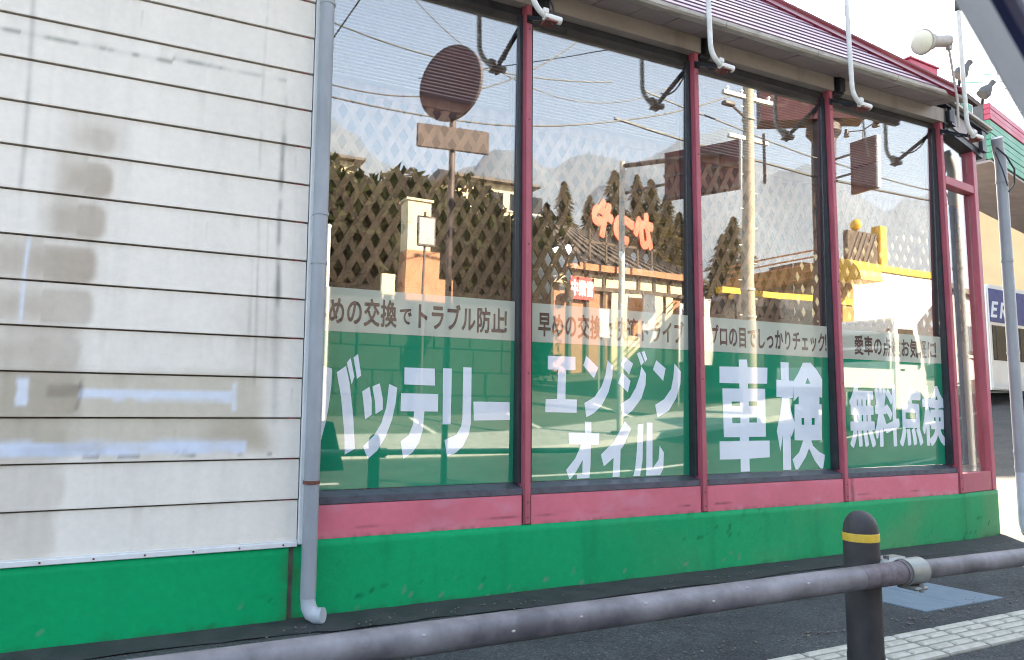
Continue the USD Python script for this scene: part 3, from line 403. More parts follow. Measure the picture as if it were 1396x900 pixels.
HEAVY = {"無":[[[1,115,2,120,13,128,32,149,44,171,48,175,63,173,72,168,73,162,69,153,186,152,189,149,189,129,185,125,168,125,168,106,185,105,189,102,190,82,185,77,168,77,168,58,190,57,194,55,196,51,195,32,191,29,175,29,174,28,196,-3,199,-10,197,-17,179,-24,173,-23,153,10,144,20,144,29,130,28,138,10,144,-10,143,-16,138,-19,124,-22,120,-22,116,-19,111,1,103,19,104,29,89,28,95,-7,95,-14,92,-19,75,-22,67,-19,64,13,62,19,63,29,54,29,55,20,50,9,40,-8,27,-23,22,-24,5,-17,2,-13,2,-9,18,10,26,28,9,29,5,32,4,52,9,57,32,57,32,76,14,77,10,81,10,100,12,105,5,109],[131,106,140,105,140,125,131,125],[132,77,131,57,140,57,140,77],[95,106,104,105,104,125,95,125],[96,77,95,57,104,57,104,77],[59,58,67,57,67,77,59,77],[59,106,67,105,67,125,59,125]]],"料":[[[-1,22,0,28,13,46,27,78,26,80,7,80,2,86,3,105,7,108,14,109,13,121,4,150,4,156,7,159,20,163,26,162,35,143,36,173,39,175,58,175,63,169,63,141,65,141,68,158,72,163,88,161,95,157,96,152,80,108,93,107,98,111,102,111,129,95,141,83,139,75,129,62,122,63,116,70,96,84,91,80,69,80,88,52,91,49,97,49,146,58,146,119,144,120,139,112,132,111,116,127,97,140,97,148,106,160,114,161,145,138,147,173,150,175,171,175,174,172,174,65,194,66,198,61,200,43,195,38,174,35,174,-19,172,-22,150,-23,146,-19,145,29,96,20,87,20,83,28,77,25,72,26,63,39,63,-17,59,-23,39,-23,35,-20,35,29,33,29,21,6,15,2,8,5]]],"点":[[[1,-11,2,-6,14,6,30,35,26,41,26,109,30,114,84,114,84,171,86,174,111,174,113,171,114,154,185,154,189,150,189,131,184,126,114,126,113,115,170,114,174,110,174,41,170,35,189,9,197,-6,197,-12,194,-15,178,-22,174,-22,170,-19,159,3,143,25,144,31,151,34,150,36,126,35,130,31,136,18,145,-8,144,-15,139,-18,120,-21,116,-16,110,7,102,26,105,31,119,34,118,36,48,36,48,34,55,32,57,28,56,23,43,-2,27,-22,19,-23,6,-17],[54,65,144,64,145,85,55,86]],[[64,7,61,28,65,32,86,33,88,31,94,0,94,-16,91,-19,74,-22,66,-19]]],"検":[[[-1,32,-1,37,8,50,18,71,28,101,28,104,8,104,4,107,3,126,8,132,30,132,32,133,32,172,35,175,56,175,59,172,60,132,78,132,88,138,110,159,120,174,141,175,164,149,181,136,200,127,203,123,201,115,191,101,184,101,177,105,172,101,145,100,146,96,186,96,190,92,189,33,186,31,156,30,169,15,185,6,198,2,201,-1,201,-8,189,-24,182,-24,158,-12,140,4,133,13,119,-3,111,-9,85,-22,72,-24,66,-14,61,-10,59,-20,56,-23,36,-23,32,-19,32,37,30,37,23,22,17,15,9,16],[146,70,145,57,162,57,162,70],[132,143,120,128,145,129],[61,97,73,80,74,92,78,96,116,96,117,100,92,101,87,104,80,100,75,100,71,104,61,104],[102,70,101,57,117,57,117,70],[60,-1,92,12,105,22,110,31,78,31,74,35,74,44,65,43,60,48]]],"E":[[[13,149,18,154,107,154,111,151,112,130,106,124,46,123,46,92,97,92,101,88,101,66,96,62,46,62,46,23,109,23,114,18,114,-2,111,-6,18,-7,14,-4]]],"R":[[[13,149,18,154,84,153,104,146,117,134,124,115,123,92,118,79,112,71,95,60,128,3,126,-6,96,-6,60,55,46,55,45,-4,41,-7,18,-7,14,-4],[46,85,70,84,85,89,92,102,89,118,81,123,71,125,46,125]]],"I":[[[13,149,18,154,41,154,46,148,46,-1,41,-7,18,-7,13,-2]]]}
TRACED = {"battery":[[[[915,1313,977,1297,975,1201,965,1086,950,994,928,897,884,926,903,1017,917,1120,920,1234]],[[1003,1277,1053,1314,1076,1221,1102,1040,1118,860,1063,829,1053,971,1031,1144]],[[1057,1331,1077,1358,1102,1256,1088,1213]],[[1094,1362,1118,1383,1140,1263,1117,1243]]],[[[1149,1175,1190,1202,1205,1123,1207,1046,1170,1020,1160,1099]],[[1206,1203,1248,1222,1268,1136,1270,1076,1229,1049,1223,1123]],[[1303,1220,1351,1199,1344,1113,1325,1017,1291,922,1244,846,1193,803,1162,871,1223,929,1264,999,1290,1088]]],[[[1392,1316,1577,1315,1580,1216,1392,1219]],[[1375,1169,1601,1167,1602,1066,1518,1066,1511,956,1489,884,1450,831,1398,798,1379,897,1428,933,1452,993,1456,1066,1375,1067]]],[[[1628,1320,1684,1318,1683,992,1633,992]],[[1757,1330,1811,1328,1813,1004,1800,930,1764,862,1718,825,1665,806,1647,900,1722,933,1751,980,1758,1029]]],[[[1827,1126,2068,1125,2072,1017,1832,1014]]]],"engine":[[[[2335,1420,2538,1420,2539,1335,2470,1333,2465,1149,2552,1147,2550,1062,2319,1066,2322,1147,2404,1149,2411,1334,2336,1333]]],[[[2621,1431,2713,1357,2681,1285,2599,1366]],[[2788,1407,2830,1371,2824,1296,2794,1198,2740,1108,2679,1060,2623,1034,2609,1126,2687,1166,2740,1234,2770,1309]]],[[[2916,1442,2992,1392,2958,1317,2890,1378]],[[2903,1332,2971,1277,2949,1200,2870,1259]],[[3061,1375,3099,1326,3095,1256,3061,1164,2986,1080,2908,1030,2890,1121,2967,1163,3014,1232,3046,1309]],[[3024,1462,3049,1474,3081,1407,3058,1382]],[[3062,1474,3087,1480,3109,1427,3092,1407]]],[[[3186,1422,3264,1369,3243,1283,3157,1358]],[[3343,1404,3398,1350,3391,1263,3355,1168,3291,1081,3193,1033,3175,1119,3252,1159,3312,1230,3332,1309]]],[[[2490,937,2613,935,2613,1007,2661,1004,2662,933,2723,931,2720,858,2659,858,2656,728,2646,620,2556,623,2553,673,2594,672,2598,765,2551,695,2501,639,2475,704,2542,774,2586,861,2496,864]]],[[[2925,1009,2976,959,2912,847,2890,825,2881,614,2825,616,2836,772,2759,718,2736,794,2839,878]]],[[[3028,989,3075,992,3068,754,3040,620,2984,619,3007,696,3022,816]],[[3103,1001,3151,999,3149,692,3201,751,3211,843,3246,796,3239,689,3191,615,3096,618]]]],"inspection":[[[[3932,1454,4011,1457,4015,1401,4212,1403,4206,1284,4016,1282,4016,1245,4185,1246,4185,895,4019,895,4018,867,4221,866,4220,745,4020,739,4020,632,3935,634,3935,738,3740,739,3740,867,3931,868,3931,894,3781,896,3772,1242,3934,1243,3935,1281,3747,1280,3747,1398,3933,1401],[3858,1149,3936,1150,3936,1118,3858,1118],[4023,1152,4103,1153,4102,1120,4022,1119],[3860,1036,3938,1036,3938,995,3860,995],[4024,1036,4100,1037,4099,998,4024,998]]],[[[4348,1452,4431,1449,4431,1313,4474,1312,4468,1183,4432,1182,4441,1097,4488,977,4445,892,4436,909,4434,630,4352,630,4356,910,4329,789,4296,936,4332,1062,4357,1185,4298,1189,4302,1317,4351,1315]],[[4583,1453,4666,1456,4734,1398,4787,1332,4781,1187,4752,1196,4749,1138,4774,1138,4769,863,4653,863,4669,821,4736,775,4798,749,4768,629,4685,709,4627,804,4588,737,4489,629,4451,723,4522,775,4568,864,4477,866,4485,1135,4529,1135,4531,1201,4477,1157,4471,1300,4531,1371],[4628,1342,4656,1294,4602,1293],[4554,1032,4583,1032,4582,980,4553,981],[4664,1032,4696,1032,4694,980,4662,980]]]]}
# ------------------------------------------------------------------ windows
MX = [0.752, 2.147, 3.515, 4.906, 6.313]
def pink_color(x, z):
    c = np.ones(x.shape + (3,)) * V3(.60, .150, .200)
    c *= (0.86 + .28 * n2(x, z, 3.2, 70))[..., None]
    pale = (soft(n2(x, z * 2, 5, 71), .5, .8) * .4)[..., None]; c = c * (1 - pale) + V3(.60, .27, .33) * pale
    crack = np.exp(-((z - .452 - .012 * (n2(x, 0 * z, 7, 72) - .5)) / .0035) ** 2) * soft(n2(x, z, 6, 73), .42, .6)
    c *= 1 - .55 * crack[..., None]
    rust = (np.exp(-((x - 4.975) / .018) ** 2) * soft(n2(x, z, 9, 74), .2, .6) * .85)[..., None]; c = c * (1 - rust) + V3(.07, .025, .02) * rust
    low = (soft(.416 - z, -.004, .012) * soft(n2(x * 4, z, 6, 75), .4, .7) * .5)[..., None]; c = c * (1 - low) + V3(.10, .07, .05) * low
    return np.clip(c, .01, 1)
for i in range(4):
    a, b = MX[i] + .026, MX[i + 1] - .026
    X, Z = np.meshgrid(np.arange(a, b, .012), np.concatenate([[.3995], np.linspace(.3995, .572, 15), [.572]])); Y = np.full(X.shape, -.012) + .0025 * (n2(X, Z, 5, 76) - .5); Y[0] = Y[-1] = .06
    mesh("sill", trimesh.Trimesh(np.stack([X, Y, Z], -1).reshape(-1, 3), grid(*X.shape), process=False), "metal_paint", shop, color=pink_color(X, Z).reshape(-1, 3))
for i, x in enumerate(MX):
    mesh("mullion", join(box(x - .019, x + .019, -.022, .10, .402, 3.66, .004), box(x - .0255, x + .0255, -.008, .10, .402, 3.66)), "mullion_pink", shop)
WORDS = ["早めの交換でトラブル防止！", "早めの交換で快適ドライブ", "プロの目でしっかりチェック！", "愛車の点検お気軽に！"]
SPAN = [(.845, 2.085), (2.262, 3.43), (3.655, 4.885), (5.165, 6.245)]
def poly(rings, sc=1.0):
    p = [np.array(r, float).reshape(-1, 2) * sc for r in rings]; g = Polygon(p[0], p[1:])
    return g if g.is_valid else g.buffer(0)
def glyph_mesh(text, place, w, h, t, heavy=None, pitch=None):      # baked outlines, laid side by side
    out = []
    for k, ch in enumerate(text):
        for rings in (heavy or GLYPHS)[ch]:
            P = [np.array(r, float).reshape(-1, 2) * (w / 200, h / 190) + (k * (pitch or w), .13 * h) for r in rings]
            g = Polygon(P[0], P[1:]).buffer(0)
            for q in getattr(g, "geoms", [g]): out.append(prism(q, place, t))
    return join(out)
def on_pane(off):
    return lambda a, b, d: np.stack([a, glass_y(b) + off - d, b], -1)
wins = []
for i in range(4):
    a, b = MX[i] + .0258, MX[i + 1] - .0258
    fr = [hull([(x, y, z) for x in (a, b) for y, z in ((-.002, .576), (-.002, .612), (.085, .640), (.12, .640), (.12, .576))]),            # sloping bottom rail
          box(a, b, .035, .13, 3.607, 3.66), box(a, a + .022, .02, .13, .6405, 3.6065), box(b - .022, b, .02, .13, .6405, 3.6065)]
    w = mesh("window", fr[0], "frame_gray", shop); wins.append(w)
    mesh("jamb", join(fr[1:] + [box(a, b, .0, .05, .5735, .5755)]), "frame_black", w)
    za, zb = .641, 3.606; xa, xb = a + .0225, b - .0225
    quad = lambda z0, z1, o, t, x0=xa, x1=xb: hull([(x, glass_y(z) + o + d, z) for x in (x0, x1) for z in (z0, z1) for d in (0, t)])
    mesh("pane", quad(za, zb, 0, .006), "glass", w)
    mesh("sign_film", quad(za + .001, 1.502, -.0016, .001, xa + .001, xb - .001), "film_green", w)
    mesh("sign_ribbon", quad(1.5035, 1.748 - (.012 if i == 3 else 0), -.0016, .001, xa + .001, xb - .001), "film_cream", w)
    s0, s1 = SPAN[i]; n = len(WORDS[i]); cw = (s1 - s0) / (n - (.5 if WORDS[i][-1] == "！" else 0)); out = []
    for k, ch in enumerate(WORDS[i]):
        small = ch == "で" and i < 2
        h, w_ = (.150, .96 * cw) if not small else (.105, .8 * cw)
        zc = 1.535 + (.02 if small else 0); x0 = s0 + k * cw + (.1 * cw if small else 0) - (.25 * cw if ch == "！" else 0)
        for rings in GLYPHS[ch]:
            g = Polygon(np.array(rings[0], float).reshape(-1, 2) * (w_ / 200, h / 185) + (x0, zc + .15 * h), [np.array(r, float).reshape(-1, 2) * (w_ / 200, h / 185) + (x0, zc + .15 * h) for r in rings[1:]])
            g = g if g.is_valid else g.buffer(0)
            for q in getattr(g, "geoms", [g]): out.append(prism(q, on_pane(-.0018), .0010))
    mesh("lettering", join(out), "letter_brown", w)
for i, key in ((0, "battery"), (1, "engine"), (2, "inspection")):
    for strokes in TRACED[key]:
        out = []
        for rings in strokes:
            P = [np.array(r, float).reshape(-1, 2) / 1000 for r in rings]
            lo, hi = MX[i] + .06, MX[i + 1] - .06
            g = Polygon(P[0], P[1:]).buffer(0).intersection(Polygon([(lo, .648), (hi, .648), (hi, 1.5), (lo, 1.5)]))
            for q in getattr(g, "geoms", [g]):
                if q.area > 1e-7: out.append(prism(q, on_pane(-.0018), .0010))
        mesh("character", join(out), "film_white", wins[i])
for k, ch in enumerate("無料点検"):
    out = []; x0 = 5.085 + .298 * k
    for rings in HEAVY[ch]:
        P = [np.array(r, float).reshape(-1, 2) * (.30 / 200, .50 / 195) + (x0, .86) for r in rings]
        g = Polygon(P[0], P[1:]).buffer(0)
        for q in getattr(g, "geoms", [g]): out.append(prism(q, on_pane(-.0018), .0010))
    mesh("character", join(out), "film_white", wins[3])
# ------------------------------------------------------------------ end bay, turned a little away from the street
BR = math.radians(8); BX = 6.344
def turn(m): return moved(moved(m, -BX), BX, rz=BR)
def bx(*a): return turn(box(*a))
ew = mesh("end_window", join(bx(BX + .53, BX + .60, -.02, .10, .402, 3.60, .004), bx(BX, BX + .529, -.012, .08, .402, .566, .004), bx(BX, BX + .529, -.015, .08, 3.10, 3.175, .004)), "mullion_pink", shop)
mesh("pane", join(bx(BX + .004, BX + .525, .03, .036, .567, 3.099), bx(BX + .004, BX + .525, .03, .036, 3.176, 3.60)), "glass", ew)
mesh("base_core", bx(BX, BX + .630, -.010, .2, -.1, .394), "seam_dark", shop)
# ------------------------------------------------------------------ eave, roof, pipes, room
def beam_color(x, z):
    c = np.ones(x.shape + (3,)) * V3(.30, .275, .25)
    c *= (.86 + .28 * n2(x, z * 2, 1.8, 80))[..., None]
    m = soft(n2(x * 1.3, z * 4, 2, 81), .5, .72) * soft(z, 3.70, 3.79) * .7; c = c * (1 - m[..., None]) + V3(.17, .14, .075) * m[..., None]
    s = soft(n2(x * 9, z * .6, 1, 82), .62, .85) * .4; c *= 1 - .5 * s[..., None]
    return np.clip(c, .02, 1)
BM = [.84] + [m + .14 for m in MX[1:4]]
for i in range(4):
    a, b = BM[i], MX[i + 1] + .035
    X, Z = np.meshgrid(np.arange(a, b, .015), np.concatenate([[3.657], np.linspace(3.657, 3.782, 9), [3.782]])); Y = np.full(X.shape, -.035) + .003 * (n2(X, Z, 2, 83) - .5); Y[0] = Y[-1] = .08
    mesh("beam", trimesh.Trimesh(np.stack([X, Y, Z], -1).reshape(-1, 3), grid(*X.shape), process=False), "metal_paint", shop, color=beam_color(X, Z).reshape(-1, 3))
    mesh("beam_bracket", join(box(b + .003, b + .10, -.02, .10, 3.64, 3.80, .004), box(b + .02, b + .085, -.07, -.0205, 3.655, 3.77, .006)), "frame_black", shop)
mesh("eave_board", box(.84, 6.25, -.034, .25, 3.7835, 3.798), "frame_black", shop)
x = .9; k = 0
while x < 6.15:                                         # soffit sheets, each with a dark joint beside it
    w = .285
    mesh("soffit_panel", hull([(X, y, z + d) for X in (x + .004, min(x + w, 6.18) - .004) for y, z in ((-.036, 3.774), (-.245, 3.728 + .003 * (k % 2))) for d in (0, .006)]), "soffit", shop)
    x += w; k += 1
mesh("gutter", join(*[hull([(X, y, z) for X in (a + .003, b - .003) for y, z in ((-.247, 3.728), (-.30, 3.726), (-.312, 3.738), (-.312, 3.764), (-.30, 3.770), (-.247, 3.764))]) for a, b in zip(np.linspace(.84, 6.24, 7)[:-1], np.linspace(.84, 6.24, 7)[1:])]), "gutter", shop)
mesh("eave_lip", box(.84, 6.2, -.290, -.20, 3.7705, 3.782, .003), "roof_red", shop)
EC, R1 = V3(6.20, -.285, 3.785), V3(2.12, 1.387, 5.79)
mesh("roof", hull([(-4, -.255, 3.79), tuple(EC + (-.02, .03, .005)), (6.2, 7, 3.80), (-4, 7, 3.80), tuple(R1 + (0, .035, -.02)), (-4, 1.42, 5.77)]), "roof_gap", shop)
sl = (R1 - EC)[2] / (R1 - EC)[1]; pn = V3(0, -sl, 1) / math.hypot(sl, 1)
N = 29
for k in range(N):                                      # lapped horizontal roof sheets
    t0, t1 = k / N, (k + .62) / N
    pts = []
    for t, lift in ((t0, .008), (t0, .0), (min(t1, 1), .0), (min(t1, 1), .006)):
        e = EC + (R1 - EC) * t; xr = e[0] - .20 - .05 * (k > 2)
        pts += [V3(-4, e[1], e[2]) + pn * lift, V3(xr, e[1], e[2]) + pn * lift]
    mesh("roof_sheet", hull(pts), "roof_mauve", shop)
mesh("hip_cap", join(beam(EC + (-.11, 0, .008), R1 + (-.11, 0, .008), .23, .035, pn), tube([EC + (0, 0, .03), R1 + (0, 0, .03)], .03, 8)), "roof_red", shop)
rb = [moved(box(0, .42, 0, .40, 4.02, 4.20, .006), 5.99, .02, 0, rz=.06)]
mesh("roof_box", join(rb + [moved(box(-.012, .432, -.012, .412, 4.201, 4.215), 5.99, .02, 0, rz=.06)]), "stripe_red", shop, label="pink red box at the low end of the mauve roof")
# end eave
def end_strip(z0, z1, z2, z3, y, t, a=0.02, b=.72): return turn(hull([(BX + xx, y + d, z) for xx, zs in ((a, (z0, z1)), (b, (z2, z3))) for z in zs for d in (0, t)]))
mesh("beam", end_strip(3.655, 3.80, 3.53, 3.70, -.04, .12), "beam_gray", shop)
mesh("beam_bracket", join(end_strip(3.64, 3.80, 3.63, 3.79, -.075, .034, .04, .11), end_strip(3.52, 3.71, 3.51, 3.70, -.075, .034, .62, .70), end_strip(3.60, 3.652, 3.47, 3.528, -.03, .1, .0, .72)), "frame_black", shop)
mesh("eave_edge", join(end_strip(3.838, 3.862, 3.745, 3.768, -.10, .2, -.05, .80)), "gutter", shop)
mesh("eave_shadow_board", join(end_strip(3.803, 3.836, 3.712, 3.743, -.07, .15, -.04, .78), end_strip(3.864, 3.885, 3.770, 3.790, -.08, .18, -.05, .80)), "frame_black", shop)
mesh("end_roof", turn(hull([(BX - .1, -.05, 3.86), (BX + .75, -.05, 3.77), (BX - .1, 3, 4.05), (BX + .75, 3, 3.95), (BX - .1, 3, 3.80), (BX + .75, 3, 3.70), (BX - .1, -.05, 3.83), (BX + .75, -.05, 3.74)])), "roof_red", shop)
# small roof sign: white boards with green signs on them
rs = thing("roof_sign", "row of small white boards with green marks along the roof end", "sign")
for k in range(5):
    x0 = BX + .12 + .155 * k; z0 = 4.00 - .030 * k
    mesh("board", turn(box(x0, x0 + .147, .10, .118, z0, z0 + .20, .003)), "letter_white", rs)
    g = [hull([(x0 + .022 + a, y, z0 + b) for a, b in q for y in (.094, .0995)]) for q in (((0, .19), (.10, .185), (.085, .10), (.015, .11)), ((.02, .105), (.075, .10), (.045, .02), (.0, .012)), ((.07, .10), (.10, .06), (.105, .02), (.085, .015)))]
    mesh("mark", turn(join(g[:2] if k % 2 else g)), "sign_green", rs)
mesh("frame", turn(join(box(BX + .10, BX + .90, .12, .14, 3.86, 3.89), *[box(BX + .14 + .15 * k, BX + .16 + .15 * k, .12, .14, 3.86, 4.1 - .03 * k) for k in range(6)])), "steel_pole", rs)
# downpipes
dp = mesh("downpipe", join(tube([(.846, -.10, 4.2), (.851, -.10, .13)], .039, 20)), "pvc_gray", shop, smooth=40)
mesh("foot_pipe", join(tube([(.851, -.10, .703), (.851, -.10, .125), (.855, -.103, .085), (.868, -.112, .058), (.89, -.128, .046), (.918, -.150, .048)], [.0365, .0365, .039, .040, .040, .040], 20)), "pvc_pale", dp, smooth=40)
for z in (.704, 1.845, 2.108, 3.287): mesh("pipe_joint", join(tube([(.849, -.10, z - .010), (.849, -.10, z + .008)], .0425, 20), box(.837, .861, -.06, .0, z - .008, z + .008)), "pvc_gray" if z > 1 else "rust_box", dp, smooth=40)
dp = mesh("downpipe", join(tube([(6.98, -.11, 3.60), (7.03, -.09, 3.50), (7.07, -.08, 3.40), (7.07, -.08, .56)], .048, 18)), "pvc_gray", shop, smooth=40)
mesh("foot_pipe", tube([(7.07, -.08, .62), (7.07, -.08, .12), (7.08, -.09, .05), (7.12, -.11, .0), (7.20, -.12, -.01)], .046, 18), "pvc_pale", dp, smooth=40)
for z in (.60, .74, 1.62, 2.46, 3.2): mesh("pipe_joint", tube([(7.07, -.08, z - .012), (7.07, -.08, z + .012)], .052, 18), "pvc_gray", dp, smooth=40)
mesh("pipe_cable", join(tube([(6.95, -.12, 3.50), (7.02, -.16, 3.42), (7.10, -.18, 3.30), (7.14, -.15, 3.18), (7.08, -.13, 3.10)], .008, 6), tube([(6.96, -.10, 3.46), (6.99, -.14, 3.28), (7.03, -.15, 3.14)], .006, 6)), "cable", dp)
# the room behind the panes
mesh("room", join(box(.5, 7.0, .5, 5.0, .02, .08), box(.76, .80, .13, 5.0, .08, 3.78), box(.5, 7.2, .135, 5.0, 3.73, 3.783), box(.80, 6.9, .14, .16, .08, .62)), "room_wall", shop)
bw, ops = [], [(1.0, 2.0), (2.7, 3.5), (4.6, 5.4), (6.0, 6.7)]
xs_ = [.8] + [v for o in ops for v in o] + [6.95]
for a, b in zip(xs_[0::2], xs_[1::2]): bw.append(box(a, b, 4.5, 4.62, .08, 3.73))
for a, b in ops: bw += [box(a, b, 4.5, 4.62, .08, 2.45), box(a, b, 4.5, 4.62, 3.35, 3.73)]
mesh("room_back_wall", join(bw), "room_wall", shop)
mesh("side_wall", join(box(6.96, 7.02, .15, .45, .0, 3.74), box(6.96, 7.02, 2.3, 7.0, .0, 3.74), box(6.96, 7.02, .45, 2.3, .0, 1.0), box(6.96, 7.02, .45, 2.3, 2.9, 3.74)), "wall_white", shop)
mesh("rear_walls", join(box(-3.2, 7.0, 6.9, 7.0, 0, 3.78), box(-3.2, -3.1, .25, 6.9, 0, 3.78)), "wall_white", shop)
# lattice screen: every batten its own piece, two layers crossing
ls = thing("lattice_screen", "brown wooden lattice screen standing inside along the shop windows", "lattice screen")
LX0, LX1, LZ0, LZ1 = .82, 6.93, 1.80, 2.968
tn = .185 / .105
for layer, sgn in ((0, 1), (1, -1)):
    y = .245 + .013 * layer
    k = -14
    while True:
        xa = LX0 + .108 * k; k += 1
        if xa > LX1 + .1 and sgn > 0: break
        if xa > LX1 + 1.0: break
        P = [(xa, LZ0), (xa + sgn * (LZ1 - LZ0) / tn, LZ1)]
        (x0, z0), (x1, z1) = P
        ts = [0.0, 1.0]
        for lim, s in ((LX0, 1), (LX1, -1)):
            f0, f1 = s * (x0 - lim), s * (x1 - lim)
            if f0 < 0 and f1 < 0: ts = None; break
            if f0 < 0: ts[0] = max(ts[0], f0 / (f0 - f1))
            elif f1 < 0: ts[1] = min(ts[1], f0 / (f0 - f1))
        if not ts or ts[1] - ts[0] < .05: continue
        p, q = [(x0 + (x1 - x0) * t, y, z0 + (z1 - z0) * t) for t in ts]
        mesh("batten", beam(p, q, .041, .011, (0, 1, 0)), "lattice_wood", ls)
mesh("rail", box(LX0, LX1, .23, .275, 1.745, 1.806, .004), "lattice_wood", ls)
mesh("rail", box(LX0, LX1, .23, .275, 2.963, 3.030, .004), "lattice_wood", ls)
for m in MX[1:]: mesh("stile", box(m - .02, m + .02, .262, .29, .1, 3.03, .003), "lattice_wood", ls)
for i in range(4):                                      # slatted blinds over the upper part of the panes
    which = ["behind the pane with the round dark sign mirrored in it", "behind the second pane from the gray downpipe", "behind the pane with the two big white characters", "behind the last wide pane, next to the narrow end window"][i]
    bl = thing("window_blind", "pale slatted blind " + which, "blind", group="blinds in the shop windows")
    a, b = MX[i] + .06, MX[i + 1] - .06
    for k in range(30):
        z = 3.61 - .0225 * k
        if z < 3.02 - .0: break
        mesh("blind_slat", hull([(x, .155 + y, z + zz) for x in (a, b) for y, zz in ((-.010, -.009), (-.010, -.0078), (.002, .0026), (.012, .0088), (.012, .010), (0, .0036))]), "slat", bl)
    mesh("head_rail", box(a, b, .14, .175, 3.625, 3.655), "slat", bl)
    mesh("cord", join(*[tube([(x, .142, 3.62), (x, .142, 3.03)], .0012, 5) for x in (a + .15, b - .15)]), "slat", bl)
# lamp arms at the window posts
def arc(pts, n=6):                                      # a polyline with its corners rounded
    P = [V3(*p) for p in pts]; out = [P[0]]
    for a, b, c in zip(P[:-2], P[1:-1], P[2:]):
        r = min(np.linalg.norm(b - a), np.linalg.norm(c - b)) * .5; p, q = b + (a - b) / np.linalg.norm(a - b) * r, b + (c - b) / np.linalg.norm(c - b) * r
        out += [(1 - t) ** 2 * p + 2 * t * (1 - t) * b + t * t * q for t in np.linspace(0, 1, n)]
    return out + [P[-1]]
def flood(parent, p, yaw, pitch=0.0, s=1.0):
    m = lathe([(0, -.005), (.098, 0), (.100, .012), (.090, .02), (.062, .075), (.050, .10), (.048, .12), (.045, .33), (.040, .345), (0, .347)], 24)
    T = lambda q: moved(moved(q, rx=0, ry=math.pi / 2 + pitch, s=s), *p, rz=yaw)
    hd = mesh("lamp_head", T(m), "lamp_shell", parent, smooth=40)
    mesh("lens", T(lathe([(0, -.030), (.05, -.026), (.085, -.012), (.092, -.006), (0, -.005)], 24)), "lamp_lens", hd, smooth=40)
where = ["at the first window post, nearest the white siding", "at the second window post, beside the mirrored concrete pole", "at the third window post, right of two big white characters", "at the last post before the narrow end window"]
for i, m in enumerate(MX[1:]):
    la = thing("lamp_arm", "white bent lamp pipe " + where[i], "lamp arm", (m, 0, 0), group="lamp arms along the eave")
    # local x is measured from the post
    mesh("support_bar", join(beam((.0, -.02, 3.575), (-.02, -.30, 3.425), .024, .024), box(-.02, .02, -.03, -.02, 3.54, 3.59)), "frame_black", la)
    mesh("arm_pipe", tube(arc([(-.175, -.338, 4.66), (-.17, -.338, 4.1), (-.15, -.338, 3.49), (-.075, -.335, 3.415), (.04, -.335, 3.412)], 8), .0175, 12), "arm_white", la, smooth=50)
    mesh("pipe_socket", join(tube([(-.07, -.335, 3.415), (.045, -.335, 3.411)], .0235, 12), box(-.085, -.045, -.357, -.312, 3.425, 3.462, .006)), "arm_white", la, smooth=30)
    mesh("clamp_plate", join(box(-.07, .01, -.365, -.285, 3.378, 3.390, .004), box(-.06, -.045, -.355, -.29, 3.385, 3.44), tube([(-.02, -.345, 3.365), (-.02, -.345, 3.392)], .008, 8)), "rust_box", la)
    lp = [(.03, -.05, 3.585), (.03, -.10, 3.52), (.02, -.17, 3.47), (.0, -.24, 3.46), (-.02, -.28, 3.49)] if i else [(.09, -.06, 3.70), (.06, -.17, 3.64), (.04, -.25, 3.55), (.02, -.30, 3.46)]
    mesh("cable_loop", tube(arc(lp, 5), .006, 6), "cable", la, smooth=50)
    flood(la, (-.21, -.338, 4.70), math.pi, -.1)
    if i == 3: mesh("lamp_joint", box(-.20, -.15, -.363, -.313, 4.50, 4.60, .01), "frame_black", la)
fl = thing("flood_lamp", "cream bell shaped flood lamp on a thin stalk above the eave", "flood lamp", (5.90, -.40, 4.145))
T = lambda q, s=1.0: moved(q, 0, 0, 0, ry=-math.pi / 2 - .26)
prof = [(0, .395), (.070, .39), (.098, .385), (.100, .372), (.090, .35), (.060, .30), (.052, .27), (.052, .265), (.047, .25), (.047, .03), (.040, .015), (0, .012)]
hd = mesh("lamp_head", T(lathe(prof[::-1], 28)), "lamp_shell", fl, smooth=40)
mesh("lens", T(lathe([(.0, .386), (.092, .388), (.085, .40), (.05, .418), (0, .422)], 28)), "lamp_lens", hd, smooth=40)
mesh("collar", T(lathe([(.0535, .262), (.066, .268), (.066, .31), (.0620, .315)], 24)), "lamp_shell", hd, smooth=30)
mesh("stalk", tube([(-.03, 0, -.03), (-.025, 0, -.07), (.0, 0, -.20), (.05, .0, -.50), (.075, .02, -.72)], .0095, 8), "lamp_shell", fl, smooth=50)
mesh("yoke", join(box(-.045, .0, -.02, .02, -.085, -.015, .006)), "lamp_shell", fl)
# something hung behind the end window: a blue and yellow pennant on a dark post
pe = thing("pennant", "small blue and yellow pennant on a dark post inside the end window", "pennant", (BX + .40, .22, 0))
mesh("post", cyl(0, 0, .1, 3.0, .035, n=12), "frame_black", pe, smooth=40)
mesh("cloth", hull([(.0, -.045, 2.98), (.10, -.03, 2.98), (.10, -.03, 2.72), (.03, -.04, 2.70), (0, -.043, 2.98), (.1, -.028, 2.72)]), "blue", pe)
mesh("cloth_point", hull([(.09, -.052, 2.95), (.03, -.056, 2.80), (.10, -.05, 2.79), (.09, -.050, 2.95), (.03, -.054, 2.80), (.10, -.048, 2.79)]), "canary", pe)
